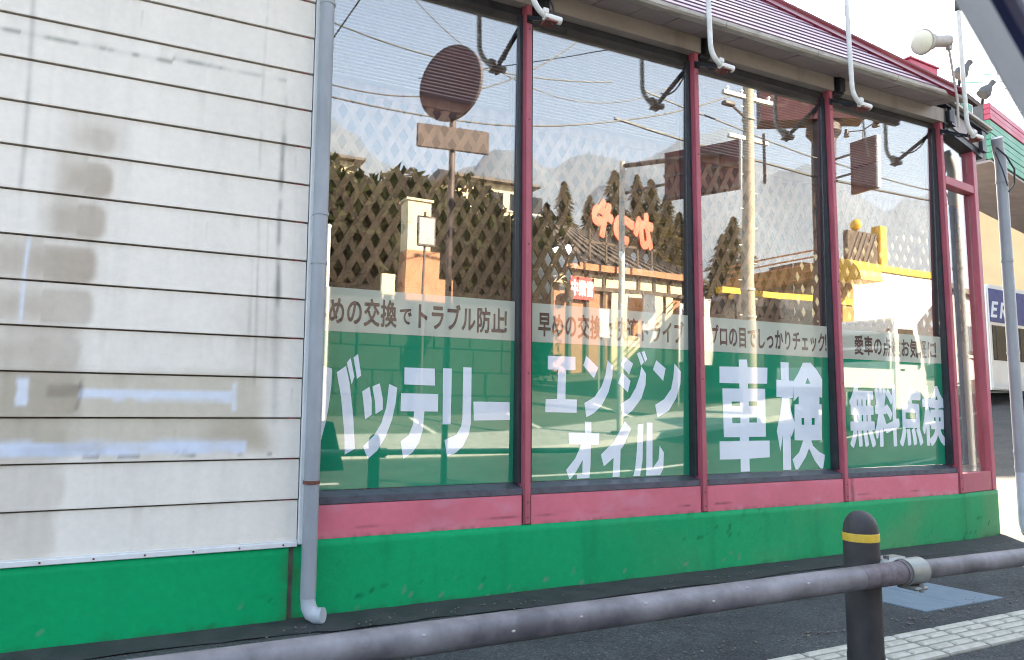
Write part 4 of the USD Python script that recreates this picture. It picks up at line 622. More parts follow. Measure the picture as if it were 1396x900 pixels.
# ------------------------------------------------------------------ guard rail at the kerb
gr = thing("guard_rail", "weathered gray pipe guard rail on a black post with a yellow band", "guard rail")
px, py = 1.985, -2.45
pst = mesh("post", moved(lathe([(0.0, .778), (.016, .776), (.030, .768), (.041, .754), (.048, .736), (.0505, .715), (.051, .70), (.051, .60), (.0505, .0), (0, 0)][::-1], 32), px, py), "post_black", gr, smooth=40)
mesh("reflective_band", moved(lathe([(.0511, .690), (.052, .691), (.052, .713), (.0511, .714)], 32), px, py), "band_yellow", pst, smooth=40)
mesh("post_sleeve", moved(lathe([(.0515, .36), (.0525, .362), (.0525, .355), (.052, .30)], 32), px, py), "post_black", pst, smooth=40)
PY, PZ = -2.536, .607
mesh("rail_pipe", tube([(-3.5, PY, PZ - .004), (-1, PY, PZ + .001), (1.86, PY, PZ)], .0325, 26), "pipe_steel", gr, smooth=50)
mesh("rail_end", join(tube([(1.86, PY, PZ), (2.035, PY, PZ)], .0328, 26), tube([(2.036, PY, PZ), (2.046, PY, PZ)], .0355, 26)), "pipe_rust", gr, smooth=50)
mesh("rail_pipe", tube([(2.03, PY + .002, PZ), (3.4, PY, PZ - .012), (4.2, PY, PZ - .018)], .0275, 26), "pipe_steel", gr, smooth=50)
mesh("clamp_ring", tube([(2.050, PY, PZ), (2.125, PY, PZ)], .0385, 28), "clamp", gr, smooth=50)
mesh("clamp_strap", join(box(2.0, 2.122, PY + .026, PY + .085, PZ - .022, PZ + .034, .010), box(2.06, 2.115, PY - .036, PY + .034, PZ - .050, PZ - .038, .005)), "clamp", gr, smooth=30)
mesh("clamp_bolt", tube([(2.088, PY - .03, PZ - .055), (2.088, PY - .03, PZ - .030)], .007, 8), "pipe_steel", gr)
mesh("clamp_bolt", tube([(2.035, py - .045, PZ + .030), (2.035, py - .045, PZ + .042)], .009, 6), "pipe_steel", gr)
mesh("chipped_spots", join(*[moved(trimesh.creation.icosphere(1), x, PY - .0318 * math.cos(a), PZ + .0318 * math.sin(a), s=(.005, .003, .003)) for x, a in ((.92, .3), (1.63, .45), (1.30, .1), (.55, .5), (1.1, .6), (1.42, .75), (.75, .0))]), "kerb", gr)
for i, m in enumerate(MX[1:]):                           # small fixings along posts, sills and the drip trim
    for z in (.44, .53, 1.3, 2.1, 2.9, 3.5): mesh("screw", tube([(m, -.0245, z), (m, -.0215, z)], .006, 8), "rust_box", shop)
for k in range(9): mesh("screw", tube([(-.95 + .21 * k, -.0485, .389), (-.95 + .21 * k, -.045, .389)], .005, 8), "rust_box", shop)
# ------------------------------------------------------------------ beyond the shop's end
D14 = math.radians(14)
sb = thing("striped_canopy", "forecourt canopy with red and green striped fascia beyond the shop", "canopy", (10.0, 1.68, 0), D14)
zg = float(ramp(14)) - .3
for k in range(6): mesh("green_board", box(0, 13, -.02 + .004 * (k % 2), .05, 4.44 + .09 * k + .003, 4.44 + .09 * (k + 1) - .003, .004), "stripe_green", sb)
for k in range(3): mesh("red_board", box(0, 13, -.03 + .004 * (k % 2), .05, 4.985 + .075 * k, 4.985 + .075 * (k + 1) - .004, .004), "stripe_red", sb)
mesh("fascia_core", join(box(-.0, 13, .052, .9, 4.43, 5.20)), "fascia_edge", sb)
mesh("soffit", box(0, 13, .0, .95, 4.40, 4.43), "soffit", sb)
for k in range(9): mesh("roof_truss", join(beam((.15 + k * 1.1, .4, 5.2), (.75 + k * 1.1, .4, 5.44), .05, .06), beam((1.25 + k * 1.1, .4, 5.2), (.75 + k * 1.1, .4, 5.44), .05, .06)), "wall_orange", sb)
mesh("roof_wall", join(box(.05, 13, .45, .6, 5.2, 5.45), box(0, 13, .3, .7, 5.45, 5.52)), "wall_dark", sb)
for x in (4.6, 8.5, 12.4): mesh("pillar", box(x, x + .22, .1, .32, zg - 1, 4.40, .01), "wall_cream", sb)
for i, (x, w) in enumerate(((.35, "nearer the shop roof"), (1.3, "by the car pillar"))):
    sp = thing("spot_lamp", "small dark spot lamp above the striped canopy, " + w, "spot lamp", tuple(V3(10.0 + x * math.cos(D14), 1.68 + x * math.sin(D14), 5.75)), D14, group="spot lamps above the striped canopy")
    mesh("bracket", join(tube([(0, .45, -.26), (-.05, .40, .06), (-.16, .34, .10)], .022, 8)), "frame_black", sp)
    mesh("lamp_head", moved(lathe([(0, -.10), (.09, -.10), (.10, -.04), (.04, .08), (.04, .16), (0, .17)][::1], 16), -.22, .30, .06, rx=.5, ry=.5), "fascia_edge", sp, smooth=40)
for k, (va, vb) in enumerate(((97, 101), (108, 111), (119, 119))):
    e = [CAM + ray(u, v) / np.linalg.norm(ray(u, v)) * dd for u, v, dd in ((1420, va - 1, 30), (1262, vb, 33))]
    tag(mesh("phone_wire", tube([e[0] + (e[1] - e[0]) * t + V3(0, 0, .35 * (t * t - t)) for t in np.linspace(0, 1, 12)], .018, 5), "stripe_green"), "thin greenish overhead wire in the sky over the striped canopy, " + ["topmost", "middle", "lowest"][k] + " of three", "wire", "wires over the striped canopy")

def wheel(parent, x, y, z, r, w, side=1):
    t = mesh("wheel", moved(lathe([(r * .55, -w / 2), (r * .9, -w / 2), (r, -w * .36), (r, w * .36), (r * .9, w / 2), (r * .55, w / 2), (r * .55, -w / 2)], 28), x, y, z, rx=math.pi / 2), "tyre", parent, smooth=40)
    rim = [lathe([(0, w * .30), (r * .16, w * .34), (r * .2, w * .26), (r * .5, w * .22), (r * .56, w * .44), (r * .58, w * .40), (r * .58, w * .1), (0, w * .1)], 24)]
    mesh("rim", moved(join(rim), x, y, z, rx=-side * math.pi / 2), "rim", t, smooth=30)
    mesh("rim_holes", moved(join(*[moved(trimesh.creation.cylinder(r * .075, .012, sections=10), r * .38 * math.cos(a), r * .38 * math.sin(a), w * .235) for a in np.arange(8) * math.pi / 4]), x, y, z, rx=-side * math.pi / 2), "tyre", t)
def prof_body(pts, y0, y1, inset=.04):                   # side outline (x, z) swept across, edges drawn in a little
    P = Polygon(pts); big = trimesh.creation.extrude_polygon(P, y1 - y0 - 2 * inset, engine="earcut"); v = big.vertices.copy(); big.vertices = np.stack([v[:, 0], y0 + inset + v[:, 2], v[:, 1]], -1); big.fix_normals()
    sm = P.buffer(-inset, join_style=2); c = np.array(P.exterior.coords[:-1]); out = [big]
    m = trimesh.creation.extrude_polygon(sm if sm.geom_type == "Polygon" else P, y1 - y0, engine="earcut"); v = m.vertices.copy(); m.vertices = np.stack([v[:, 0], y0 + v[:, 2], v[:, 1]], -1); m.fix_normals()
    return join(out + [m])
# a white bus on the rise behind, its blue band lettered
bus = thing("bus", "white bus with blue lettered band and black windows behind the right downpipe", "bus", (19.4, 7.35, 1.36), math.radians(5))
mesh("body", prof_body([(0, .32), (.0, 2.95), (.15, 3.04), (8.8, 3.04), (9, 2.9), (9, .32), (2.75, .32), (2.7, .62), (2.5, .92), (2.2, 1.02), (1.9, .92), (1.7, .62), (1.65, .32)], 0, 2.4, .03), "car_white", bus)
mesh("window_band", box(.12, 8.8, -.012, .03, 1.08, 1.98, .01), "car_glass", bus)
for k in range(7): mesh("window_bar", box(.30 + 1.25 * k, .345 + 1.25 * k, -.018, -.0125, 1.10, 1.96), "frame_black", bus)
mesh("blue_band", box(.06, 8.9, -.010, .03, 2.06, 2.93, .01), "blue", bus)
g = glyph_mesh("ERI", lambda a, b, d: np.stack([.02 + a + .30 * b, -.0105 - d, 2.13 + b], -1), .62, .50, .004, HEAVY, .46)
mesh("lettering", g, "letter_white", bus)
wheel(bus, 2.2, .22, .48, .48, .28); wheel(bus, 7.3, .22, .48, .48, .28)
mesh("wheel_arch", box(1.7, 2.7, .10, .5, .40, 1.0), "cable", bus)
mesh("lamp", box(-.012, .03, .2, .5, .6, .85, .01), "red", bus)
cb = thing("cream_building", "plain cream building rising behind the bus", "building", (24.5, 9.6, 0), math.radians(-60))
mesh("wall", box(-12, 7, 0, 8, 0, 9.6), "wall_yellow", cb)
mesh("roof", box(-12.2, 7.2, -.2, 8.2, 9.601, 9.8), "roof_tile", cb)
for k in range(5):
    w = mesh("window", box(-8.9 + 3.1 * k, -7.3 + 3.1 * k, -.03, .02, 7.5, 8.7), "car_glass", cb)
    mesh("window_frame", join(box(-8.95 + 3.1 * k, -7.25 + 3.1 * k, -.05, .01, 8.702, 8.78), box(-8.95 + 3.1 * k, -7.25 + 3.1 * k, -.06, .01, 7.43, 7.498)), "frame_gray", w)

# ------------------------------------------------------------------ across the street (the panes mirror it)
def flip_text(x0, y, z0): return lambda a, b, d: np.stack([x0 - a, y + d, z0 + b], -1)     # reads for someone at the shop
p0, p1 = seen(619, 116, 2.75), seen(619, 193, 2.75)
bs = thing("round_sign", "round dark red sign over a small plate on a dark pole by the kerb", "sign", (p0[0], -2.75, 0))
zc, zp = p0[2], p1[2]
DY = math.radians(-60)
disc = moved(trimesh.creation.cylinder(.385, .03, sections=48), rx=math.pi / 2)
mesh("disc", moved(disc, .0, .0, zc, rz=-DY).apply_translation((-.04, .02, 0)), "sign_maroon", bs, smooth=40)
mesh("rim", moved(moved(lathe([(.383, -.02), (.395, -.02), (.395, .02), (.383, .02), (.383, -.02)], 48), rx=math.pi / 2), -.04, .02, zc, rz=-DY), "sign_dark", bs, smooth=30)
mesh("plate", moved(box(-.375, .375, .034, .059, zp - .125, zp + .125, .012), rz=.15), "sign_dark", bs)
mesh("pole", cyl(0, 0, 0, zc + .1, .032, n=14), "sign_dark", bs, smooth=40)
mesh("base", moved(lathe([(0, .14), (.05, .14), (.20, .06), (.22, 0), (0, 0)][::-1], 24), 0, 0, 0), "kerb", bs, smooth=30)

def pole(name, label, cat, u, v0, Y, r, mat, top=None):
    p = seen(u, v0, Y); b = float(land(p[0], -Y)); t = thing(name, label, cat, (p[0], -Y, b))
    mesh("shaft", cyl(0, 0, -.3, p[2] - b if top is None else top, r, r * .82, 16), mat, t, smooth=40); return t, p, b
up, p, b = pole("utility_pole", "tall round concrete utility pole across the street carrying wires", "utility pole", 1020, 90, 9.9, .17, "concrete")
H = p[2] - b; UX = p[0]
mesh("cross_arm", join(box(-.9, .9, -.05, .05, H - .9, H - .8), box(-.7, .7, -.05, .05, H - 2.0, H - 1.9)), "steel_pole", up)
for k in range(4): mesh("insulator", moved(lathe([(0, 0), (.05, .0), (.03, .05), (.05, .08), (.03, .13), (0, .14)], 12), -.75 + .5 * k, 0, H - .8), "letter_white", up, smooth=30)
mesh("step_bolts", join(*[box(-.30 if k % 2 else .12, -.12 if k % 2 else .30, -.012, .012, 2.0 + .45 * k, 2.025 + .45 * k) for k in range(14)]), "steel_pole", up)
mesh("lamp_bracket", join(tube([(-.1, 0, H - 1.4), (-.9, .3, H - 1.3)], .035, 8), box(-1.2, -.85, .25, .42, H - 1.36, H - 1.26, .02)), "sign_dark", up)
mesh("pole_band", join(*[cyl(0, 0, z, z + .06, .18, n=16) for z in (2.4, 3.1, H - 1.45)]), "steel_pole", up)

ap, p, b = pole("road_sign_gantry", "white steel pole with an arm holding a road sign seen from behind", "road sign", 848, 222, 9.7, .075, "steel_pole")
GX, H = p[0], p[2] - b
def slab(p, q, z0, z1, t):                              # upright board from p to q (x, y), t thick, its front towards the shop
    p, q = V3(*p), V3(*q); d = (q - p) / np.linalg.norm(q - p); n = V3(-d[1], d[0]); n = n if n[1] > 0 else -n
    return hull([(*(e + n * o), z) for e in (p, q) for o in (0, t) for z in (z0, z1)]), d, n
q0, q1, q2_ = seen(910, 194, 9.2), seen(1010, 194, 7.6), seen(1010, 262, 7.6)
L0, L1 = (q0[0] - GX, q0[1] + 9.7), (q1[0] - GX, q1[1] + 9.7); zt, zb = q1[2] - b + .05, q2_[2] - b + .02
mesh("arm", join(tube([(0, 0, H - .1), (*L1, H - .05)], .055, 12), tube([(0, 0, H - .75), (*L0, H - .5), (*L1, H - .5)], .035, 10)), "sign_dark", ap, smooth=40)
m_, d_, n_ = slab(L0, L1, zb, zt, .03); m_.apply_translation((n_[0] * .08, n_[1] * .08, 0))
mesh("board", m_, "sign_maroon", ap)
mesh("board_ribs", join(*[moved(slab(L0, L1, z, z + .07, .05)[0], n_[0] * .112, n_[1] * .112) for z in (zb + .05, zb + .48 * (zt - zb))], *[moved(slab(V3(*L0) + d_ * o, V3(*L0) + d_ * (o + .06), zb + .02, zt - .02, .02)[0], n_[0] * .165, n_[1] * .165) for o in (1.25, 2.3)]), "sign_dark", ap)
mesh("board_edge", moved(slab(V3(*L1) + d_ * .002, V3(*L1) + d_ * .05, zb, zt, .03)[0], n_[0] * .08, n_[1] * .08), "steel_pole", ap)
mesh("base_flange", cyl(0, 0, -.05, .06, .2, n=16), "sign_dark", ap)

# overhead wires along and over the street
def wire(u0, v0, Y0, u1, v1, Y1, ext0, ext1, sag, label, r=.016):
    a, c = seen(u0, v0, Y0), seen(u1, v1, Y1); A, C = a + (a - c) * ext0, c + (c - a) * ext1
    L = np.linspace(0, 1, 40)[:, None]; P = A + (C - A) * L; t = (L[:, 0] * (1 + ext0 + ext1) - ext0); P[:, 2] += 4 * sag * (t * t - t)
    tag(mesh("power_wire", tube(P, r, 5), "cable"), label, "wire", "overhead wires across the street")
wire(456, 30, 9.9, 708, 101, 9.9, .7, .6, .12, "black overhead wire sloping down past the top of the round dark sign")
wire(456, 116, 9.9, 710, 100, 9.9, .7, .4, .35, "black overhead wire sagging behind the middle of the round dark sign")
wire(456, 133, 9.9, 935, 148, 9.9, .5, .35, .5, "black overhead wire passing just under the round sign and over the conifers", .02)
wire(733, 122, 12, 950, 96, 12, 1.1, .5, .6, "thin overhead wire high over the orange shop sign", .014)
wire(660, 92, 14, 770, 76, 12, .9, .6, .0, "thin overhead wire rising towards the second pane", .014)
wire(490, 0, 8.5, 456, 48, 9.5, .6, .4, .0, "thin overhead wire slanting steeply by the gray downpipe", .014)
wire(962, 157, 9.9, 1280, 262, 9.9, .2, .6, .15, "black overhead wire running behind the brown sign pole", .022)
wire(962, 200, 9.9, 1280, 275, 9.9, .3, .6, .1, "thick overhead cable below the road sign", .035)

# big pylon sign
p = seen(1122, 143, 10.4); b = float(land(p[0], -10.4)); SX0 = p[0]
ps = thing("pylon_sign", "big dark red sign box on a thick brown pole", "sign", (SX0, -10.4, b))
zt, zb = seen(1122, 116, 10.4)[2] - b, seen(1122, 168, 10.4)[2] - b
mesh("pole", cyl(0, 0, -.3, zb + .02, .34, .30, 20), "sign_dark", ps, smooth=40)
mesh("pole_collar", moved(lathe([(.3, zb - .5), (.45, zb - .3), (.45, zb - .12), (.34, zb)], 20)), "sign_dark", ps, smooth=30)
e0, e1 = seen(1045, 143, 11.3), seen(1186, 143, 9.7)
B0, B1 = V3(e0[0] - SX0, e0[1] + 10.4), V3(e1[0] - SX0, e1[1] + 10.4); m_, d_, n_ = slab(B0 - (0, .35), B1 - (0, .35), zb, zt + .7, .7)
mesh("sign_box", m_, "sign_maroon", ps)
mesh("end_panel", slab(B1 + d_ * .01 + n_ * .2, B1 + d_ * .01 + n_ * .2 + (.45, -.05), zb + .02, zt + .68, .3)[0], "sign_orange", ps)
C0 = [[(.0, .1), (.1, 0), (.32, 0), (.40, .1), (.40, .22), (.32, .22), (.30, .1), (.12, .1), (.1, .2), (.1, .62), (.14, .7), (.3, .7), (.32, .6), (.40, .6), (.4, .72), (.3, .8), (.1, .8), (0, .7)], [(.55, .8), (.66, .8), (.76, .25), (.86, .8), (.97, .8), (.82, 0), (.70, 0)]]
f_ = n_ * .7 + B0 - (0, .35)
mesh("faded_marks", join(*[prism(Polygon(c).buffer(0), lambda a, bb, d: np.stack([f_[0] + d_[0] * (.25 + a * 1.2) + n_[0] * (.002 + d), f_[1] + d_[1] * (.25 + a * 1.2) + n_[1] * (.002 + d), zb + .35 + bb * 1.0], -1), .004) for c in C0]), "sign_faint", ps)
# hanging vertical sign at the pylon's street side
y0, y1 = 10.4 - 9.5, 10.4 - 8.65
zt2, zb2 = seen(1178, 190, 9.1)[2] - b, seen(1178, 262, 9.1)[2] - b
vs = thing("vertical_sign", "dark red upright sign with two small lamps, bracketed to the brown pole", "sign", (SX0, -10.4, b))
mesh("board", box(-.06, .06, y0, y1, zb2, zt2, .01), "sign_maroon", vs)
mesh("edge_strip", box(-.055, .055, y1 + .001, y1 + .05, zb2 + .02, zt2 - .02), "flag_white", vs)
mesh("bracket", join(*[beam((0, .25, zb2 + f * (zt2 - zb2)), (0, y0, zb2 + f * (zt2 - zb2)), .05, .05) for f in (.42, .80)]), "sign_dark", vs)
mesh("faded_marks", join(*[box(-.064, -.0605, y0 + .12 + .36 * c, y0 + .38 + .36 * c, zb2 + .22 + .52 * r, zb2 + .58 + .52 * r, .001) for c in range(2) for r in range(4) if zb2 + .6 + .52 * r < zt2]), "sign_faint", vs)
for c, y in ((0, y0 - .05), (1, y1 + .05)):
    mesh("lamp", join(tube([(0, (y0 + y1) / 2, zt2), (0, (y0 + y1) / 2, zt2 + .25), (-.1, y, zt2 + .32)], .015, 6), moved(lathe([(0, 0), (.09, .0), (.05, .2), (0, .22)], 12), -.12, y, zt2 + .18)), "sign_dark", vs)

# restaurant with orange letters on its roof
RY = 18.0
e = seen(752, 362, RY); b = float(land(15, -RY)) - .2
rs_ = thing("restaurant", "low restaurant with dark hipped roof, bright transom windows and orange wall", "restaurant", (0, 0, 0))
X0, X1 = seen(752, 362, RY)[0], seen(930, 380, RY)[0]; ZE = e[2]
mesh("wall", box(X0, X1 + .3, -RY - 7, -RY, b - .5, ZE - .05), "wall_orange", rs_)
ov = .30
mesh("roof", hull([(X0 - ov, -RY + ov, ZE + .12), (X1 + ov + .3, -RY + ov, ZE + .12), (X0 - ov, -RY - 8, ZE + .12), (X1 + ov, -RY - 8, ZE + .12), (X0 + 1.4, -RY - 3.2, ZE + 2.2), (X1 - 2.0, -RY - 3.2, ZE + 2.2), (X0 - ov, -RY + ov, ZE - .06), (X1 + ov + .3, -RY + ov, ZE - .06), (X0 - ov, -RY - 8, ZE - .06)]), "roof_tile", rs_)
for k in range(16):
    x = X0 - .6 + k * (X1 - X0 + 1.2) / 15.0
    mesh("roof_rib", beam((x, -RY + ov, ZE + .14), (X0 + 1.4 + (X1 - X0 - 3.4) * k / 15, -RY - 3.2, ZE + 2.22), .12, .10), "roof_tile", rs_)
mesh("fascia", box(X0 - ov - .02, X1 + ov + .32, -RY + ov, -RY + ov + .06, ZE - .10, ZE + .14), "wall_orange", rs_)
n = 8; wv = (X1 - X0) / n
for k in range(n):
    mesh("transom_pane", box(X0 + k * wv + .06, X0 + (k + 1) * wv - .06, -RY + .001, -RY + .05, ZE - .62, ZE - .18), "wall_cream", rs_)
for k in range(9): mesh("wall_post", box(X0 + k * wv - .06, X0 + k * wv + .06, -RY + .001, -RY + .10, b - .3, ZE - .1), "wall_dark", rs_)
mesh("lintel", box(X0, X1, -RY + .051, -RY + .13, ZE - .78, ZE - .63), "wall_dark", rs_)
for a, c in ((2.55, 3.85), (4.1, 4.9), (5.05, 5.4), (5.9, 6.3)):
    if a < n * wv: mesh("paper_screen", box(X0 + a * .95, X0 + c * .95, -RY + .101, -RY + .12, b, ZE - .8), "wall_cream", rs_)
mesh("lantern", moved(lathe([(0, -.2), (.13, -.17), (.16, 0), (.13, .17), (0, .2)], 14), X0 + .55, -RY + .25, ZE - 1.05), "wall_dark", rs_, smooth=40)
bn = thing("red_banner", "red banner with three white characters on the restaurant wall", "banner", (0, 0, 0))
c0, c1 = seen(778, 377, RY - .2), seen(811, 411, RY - .2)
mesh("cloth", box(c0[0], c1[0], -RY + .14, -RY + .165, c1[2], c0[2], .004), "red", bn)
w_ = (c1[0] - c0[0]) / 3.15
mesh("lettering", glyph_mesh("営業中", flip_text(c1[0] - .03, -RY + .1655, c1[2] + .12), w_, (c0[2] - c1[2]) * .66, .006), "letter_white", bn)
ol = thing("roof_lettering", "three orange cut out letters standing on the restaurant roof", "sign", (0, 0, 0))
c0, c1 = seen(806, 288, RY - 1), seen(888, 338, RY - 1)
w_ = (c1[0] - c0[0]) / 3.0; hh = .92 * abs(seen(845, 286, RY - 1)[2] - seen(845, 338, RY - 1)[2])
zl = seen(845, 336, RY - 1)[2]
for k, ch in enumerate("かつや"):
    mesh("letter", glyph_mesh([ch + "_"], flip_text(c1[0] - w_ * k, -RY + 1.0, zl + (.22 if k == 2 else 0)), w_, hh, .10), "orange", ol)
mesh("frame", join(box(c0[0] - .2, c1[0] + .2, -RY + .93, -RY + .98, zl + .02, zl + .10), *[box(x, x + .06, -RY + .93, -RY + .98, ZE + .1, zl + .5) for x in np.linspace(c0[0], c1[0], 5)]), "wall_dark", ol)

def nobori(u, v0, v1, Y, wd, mat, label):
    t, c = seen(u, v0, Y), seen(u, v1, Y); o = thing("banner_flag", label, "banner flag", (t[0], -Y, c[2]))
    h = t[2] - c[2]; zz = np.linspace(.05, h - .08, 14); xx = np.linspace(0, wd, 6); X, Z = np.meshgrid(xx, zz); Yv = .07 * np.sin(3.1 * Z + 5 * X + u) * X / wd
    a = np.stack([X, Yv, Z], -1).reshape(-1, 3); m = trimesh.Trimesh(np.vstack([a, a + (0, .006, 0)]), np.vstack([grid(14, 6), grid(14, 6)[:, ::-1] + 84]), process=False)
    mesh("cloth", m, mat, o, smooth=False); mesh("pole", join(cyl(-.02, 0, -1.6, h, .016, n=8), box(-.02, wd, -.012, .0, h - .08, h - .06)), "steel_pole", o)
nobori(926, 412, 496, 12.5, .55, "flag_white", "tall white banner flag between the restaurant and the window post")
nobori(960, 405, 500, 12, .26, "flag_white", "tall white banner flag standing right of the window post")
nobori(856, 404, 460, 14, .60, "sign_orange", "orange banner flag in front of the restaurant's bright screens")
nobori(876, 400, 500, 13.5, .45, "flag_white", "white banner flag right of the orange flag")
nobori(818, 418, 462, 14, .35, "flag_white", "short white banner flag below the red banner")

# store with yellow trim and rounded awning
SY = 12.0
sx0, sx1 = seen(1163, 357, SY)[0], seen(1291, 375, SY)[0]; zt = seen(1165, 357, SY)[2]
b = float(land(22, -SY)) - .3
ys = thing("yellow_trim_store", "white walled store with yellow roof trim and rounded yellow awning", "store")
mesh("wall", box(sx0, sx1 + .6, -SY - 4.5, -SY, b - .5, zt - .22), "wall_white", ys)
mesh("roof_trim", box(sx0 - .05, sx1 + .6, -SY - 4.5, -SY + .06, zt - .219, zt), "canary", ys)
mesh("parapet", box(sx0 + 1, sx1 + .6, -SY - 4.5, -SY - 3, zt, zt + .5), "wall_dark", ys)
a0 = seen(1040, 357, 15.6); zz1, zz0 = zt - .05, seen(1080, 392, 14)[2]
mesh("side_fascia", box(sx0 - 1.0, sx0 - .02, -SY - 4.6, -SY + .2, zz0, zz1, .03), "ochre", ys)
mesh("side_ribs", join(*[box(sx0 - 1.03, sx0 - 1.001, -SY - 4.5, -SY, zz0 + .1 + .22 * k, zz0 + .15 + .22 * k) for k in range(5)]), "sign_orange", ys)
cp = [(0, 0)] + [(1.15 * math.sin(t), .0 - 0 * t) for t in ()]
aw = [hull([(sx0 - 1.0 + .0 + 1.0 * (j / 1), -SY + .2 + .9 * math.sin(t0), zz0 - .15 + (zz1 - zz0 + .15) * math.cos(t0)) for j in (0, 1) for t0 in (t, t + math.pi / 16)] + [(sx0 - 1.0 + j, -SY + .2, zz0 - .15) for j in (0, 1)]) for t in np.arange(8) * math.pi / 16]
mesh("awning", join(aw), "canary", ys)
mesh("lower_trim", box(sx0 - 5.5, sx0 - .1, -SY - .2, -SY + .1, seen(1080, 409, SY)[2], seen(1080, 401, SY)[2]), "canary", ys)
mesh("corner_post", box(sx0 - .6, sx0 - .05, -SY - .4, -SY + .05, b - .5, zz0), "ochre", ys)
bt = thing("billboard_back", "dark billboard frame with a yellow side post above the store", "billboard")
c0, c1 = seen(1152, 303, 13.5), seen(1206, 362, 13.5)
mesh("panel", box(c0[0], c1[0] - .4, -13.6, -13.4, c1[2] - .3, c0[2] - .25, .02), "wall_dark", bt)
mesh("struts", join(*[beam((x, -13.38, c1[2]), (x + .5, -13.38, c0[2] - .3), .04, .04) for x in np.linspace(c0[0] + .1, c1[0] - 1.0, 5)]), "sign_dark", bt)
mesh("side_post", box(c1[0] - .38, c1[0], -13.7, -13.3, c1[2] - .3, c0[2] + .05, .03), "canary", bt)
mesh("finial", moved(trimesh.creation.icosphere(2), c0[0] + .55, -13.5, c0[2] - .03, s=.2), "canary", bt, smooth=True)
gw = thing("gray_warehouse", "gray warehouse wing standing forward beside the white store wall", "warehouse")
mesh("wall", box(sx1 + .65, sx1 + 12, -22, -5.9 - SY * .0 - .6, b - .8, zt - .02), "wall_gray", gw)
mesh("roof", box(sx1 + .55, sx1 + 12.2, -22.2, -6.3, zt - .019, zt + .16), "roof_tile", gw)
for k in range(3):
    w = mesh("window", box(sx1 + 1.6 + 3 * k, sx1 + 3.2 + 3 * k, -6.52, -6.46, zt - 2.3, zt - 1.2), "car_glass", gw)
    mesh("window_frame", box(sx1 + 1.5 + 3 * k, sx1 + 3.3 + 3 * k, -6.50, -6.42, zt - 2.40, zt - 2.301), "steel_pole", w)

# white pickup truck heading up the street
q, q2 = seen(1172, 581, 6.0), seen(1250, 579, 6.0)
tx, wb = q[0], q2[0] - q[0]; tz = float(land((q[0] + q2[0]) / 2, -6.0)) - .13
tr = thing("pickup_truck", "small white cab over pickup truck with open bed in the near lane", "truck", (tx, -7.45, tz), 0)
s = wb / 1.9; kz = (seen(1212, 431, 6.0)[2] - tz) / 1.80
A = lambda pts: [(x * s, z * kz) for x, z in pts]
cabx = 1.18
mesh("cab", prof_body(A([(cabx, .42), (cabx, 1.55), (cabx + .03, 1.76), (cabx + .12, 1.80), (cabx + .70, 1.78), (cabx + .80, 1.72), (cabx + 1.06, 1.02), (cabx + 1.10, .92), (cabx + 1.11, .34), (cabx + 1.02, .34), (2.18, .50), (2.05, .60), (1.90, .62), (1.72, .58), (1.6, .42), (1.58, .34), (cabx, .34)]), 0.0, 1.45, .02), "car_white", tr)
cab_glass = A([(cabx + .16, 1.05), (cabx + .16, 1.62), (cabx + .66, 1.62), (cabx + .90, 1.05)])
mesh("side_window", join(prof_body(cab_glass, 1.445, 1.456, .001), prof_body(cab_glass, -.006, .005, .001)), "car_glass", tr)
mesh("windshield", hull([(x * s, y, z * kz) for x, z in ((cabx + .83, 1.66), (cabx + 1.055, 1.06), (cabx + .84, 1.67), (cabx + 1.068, 1.06)) for y in (.12, 1.33)]), "car_glass", tr)
mesh("rear_window", box((cabx - .006) * s, (cabx + .01) * s, .2, 1.25, 1.1 * kz, 1.55 * kz), "car_glass", tr)
mesh("bed_side", join(box(-.78 * s, 1.14 * s, 1.42, 1.45, .66 * kz, .96 * kz, .008), box(-.78 * s, 1.14 * s, 0, .03, .66 * kz, .96 * kz, .008)), "car_white", tr)
mesh("tailgate", box(-.80 * s, -.77 * s, .03, 1.42, .66 * kz, .96 * kz, .005), "car_white", tr)
mesh("bed_floor", box(-.77 * s, 1.14 * s, .03, 1.42, .60 * kz, .66 * kz), "fascia_edge", tr)
mesh("headboard", join(*[box(1.10 * s, 1.14 * s, y, y + .05, .66 * kz, 1.62 * kz) for y in (.05, 1.35)], *[box(1.10 * s, 1.14 * s, .05, 1.4, z * kz, (z + .04) * kz) for z in (1.30, 1.58)]), "car_white", tr)
mesh("chassis", join(box(-.6 * s, 1.6 * s, .25, 1.2, .36 * kz, .59 * kz), box(.35 * s, .62 * s, 1.2, 1.4, .36 * kz, .56 * kz, .02)), "fascia_edge", tr)
mesh("mudguard", join(*[box(x * s, (x + .02) * s, y, y + .25, .30 * kz, .60 * kz) for x in (-.36, .32) for y in (.05, 1.17)]), "car_white", tr)
mesh("headlight", join(*[moved(trimesh.creation.cylinder(.10, .03, sections=20), (cabx + 1.112) * s, y, .72 * kz, ry=math.pi / 2) for y in (.22, 1.23)]), "lamp_lens", tr)
mesh("bumper", box((cabx + 1.05) * s, (cabx + 1.15) * s, .02, 1.43, .34 * kz, .50 * kz, .02), "car_white", tr)
mesh("mirror", box((cabx + .92) * s, (cabx + .97) * s, 1.5, 1.62, 1.05 * kz, 1.30 * kz, .015), "car_white", tr)
mesh("door_handle", box((cabx + .2) * s, (cabx + .33) * s, 1.451, 1.465, .95 * kz, .98 * kz), "frame_black", tr)
for x in (0, 1.9):
    for y, sd in ((1.36, -1), (.09, 1)): wheel(tr, x * s, y, .275 * kz, .275 * kz, .16, sd)
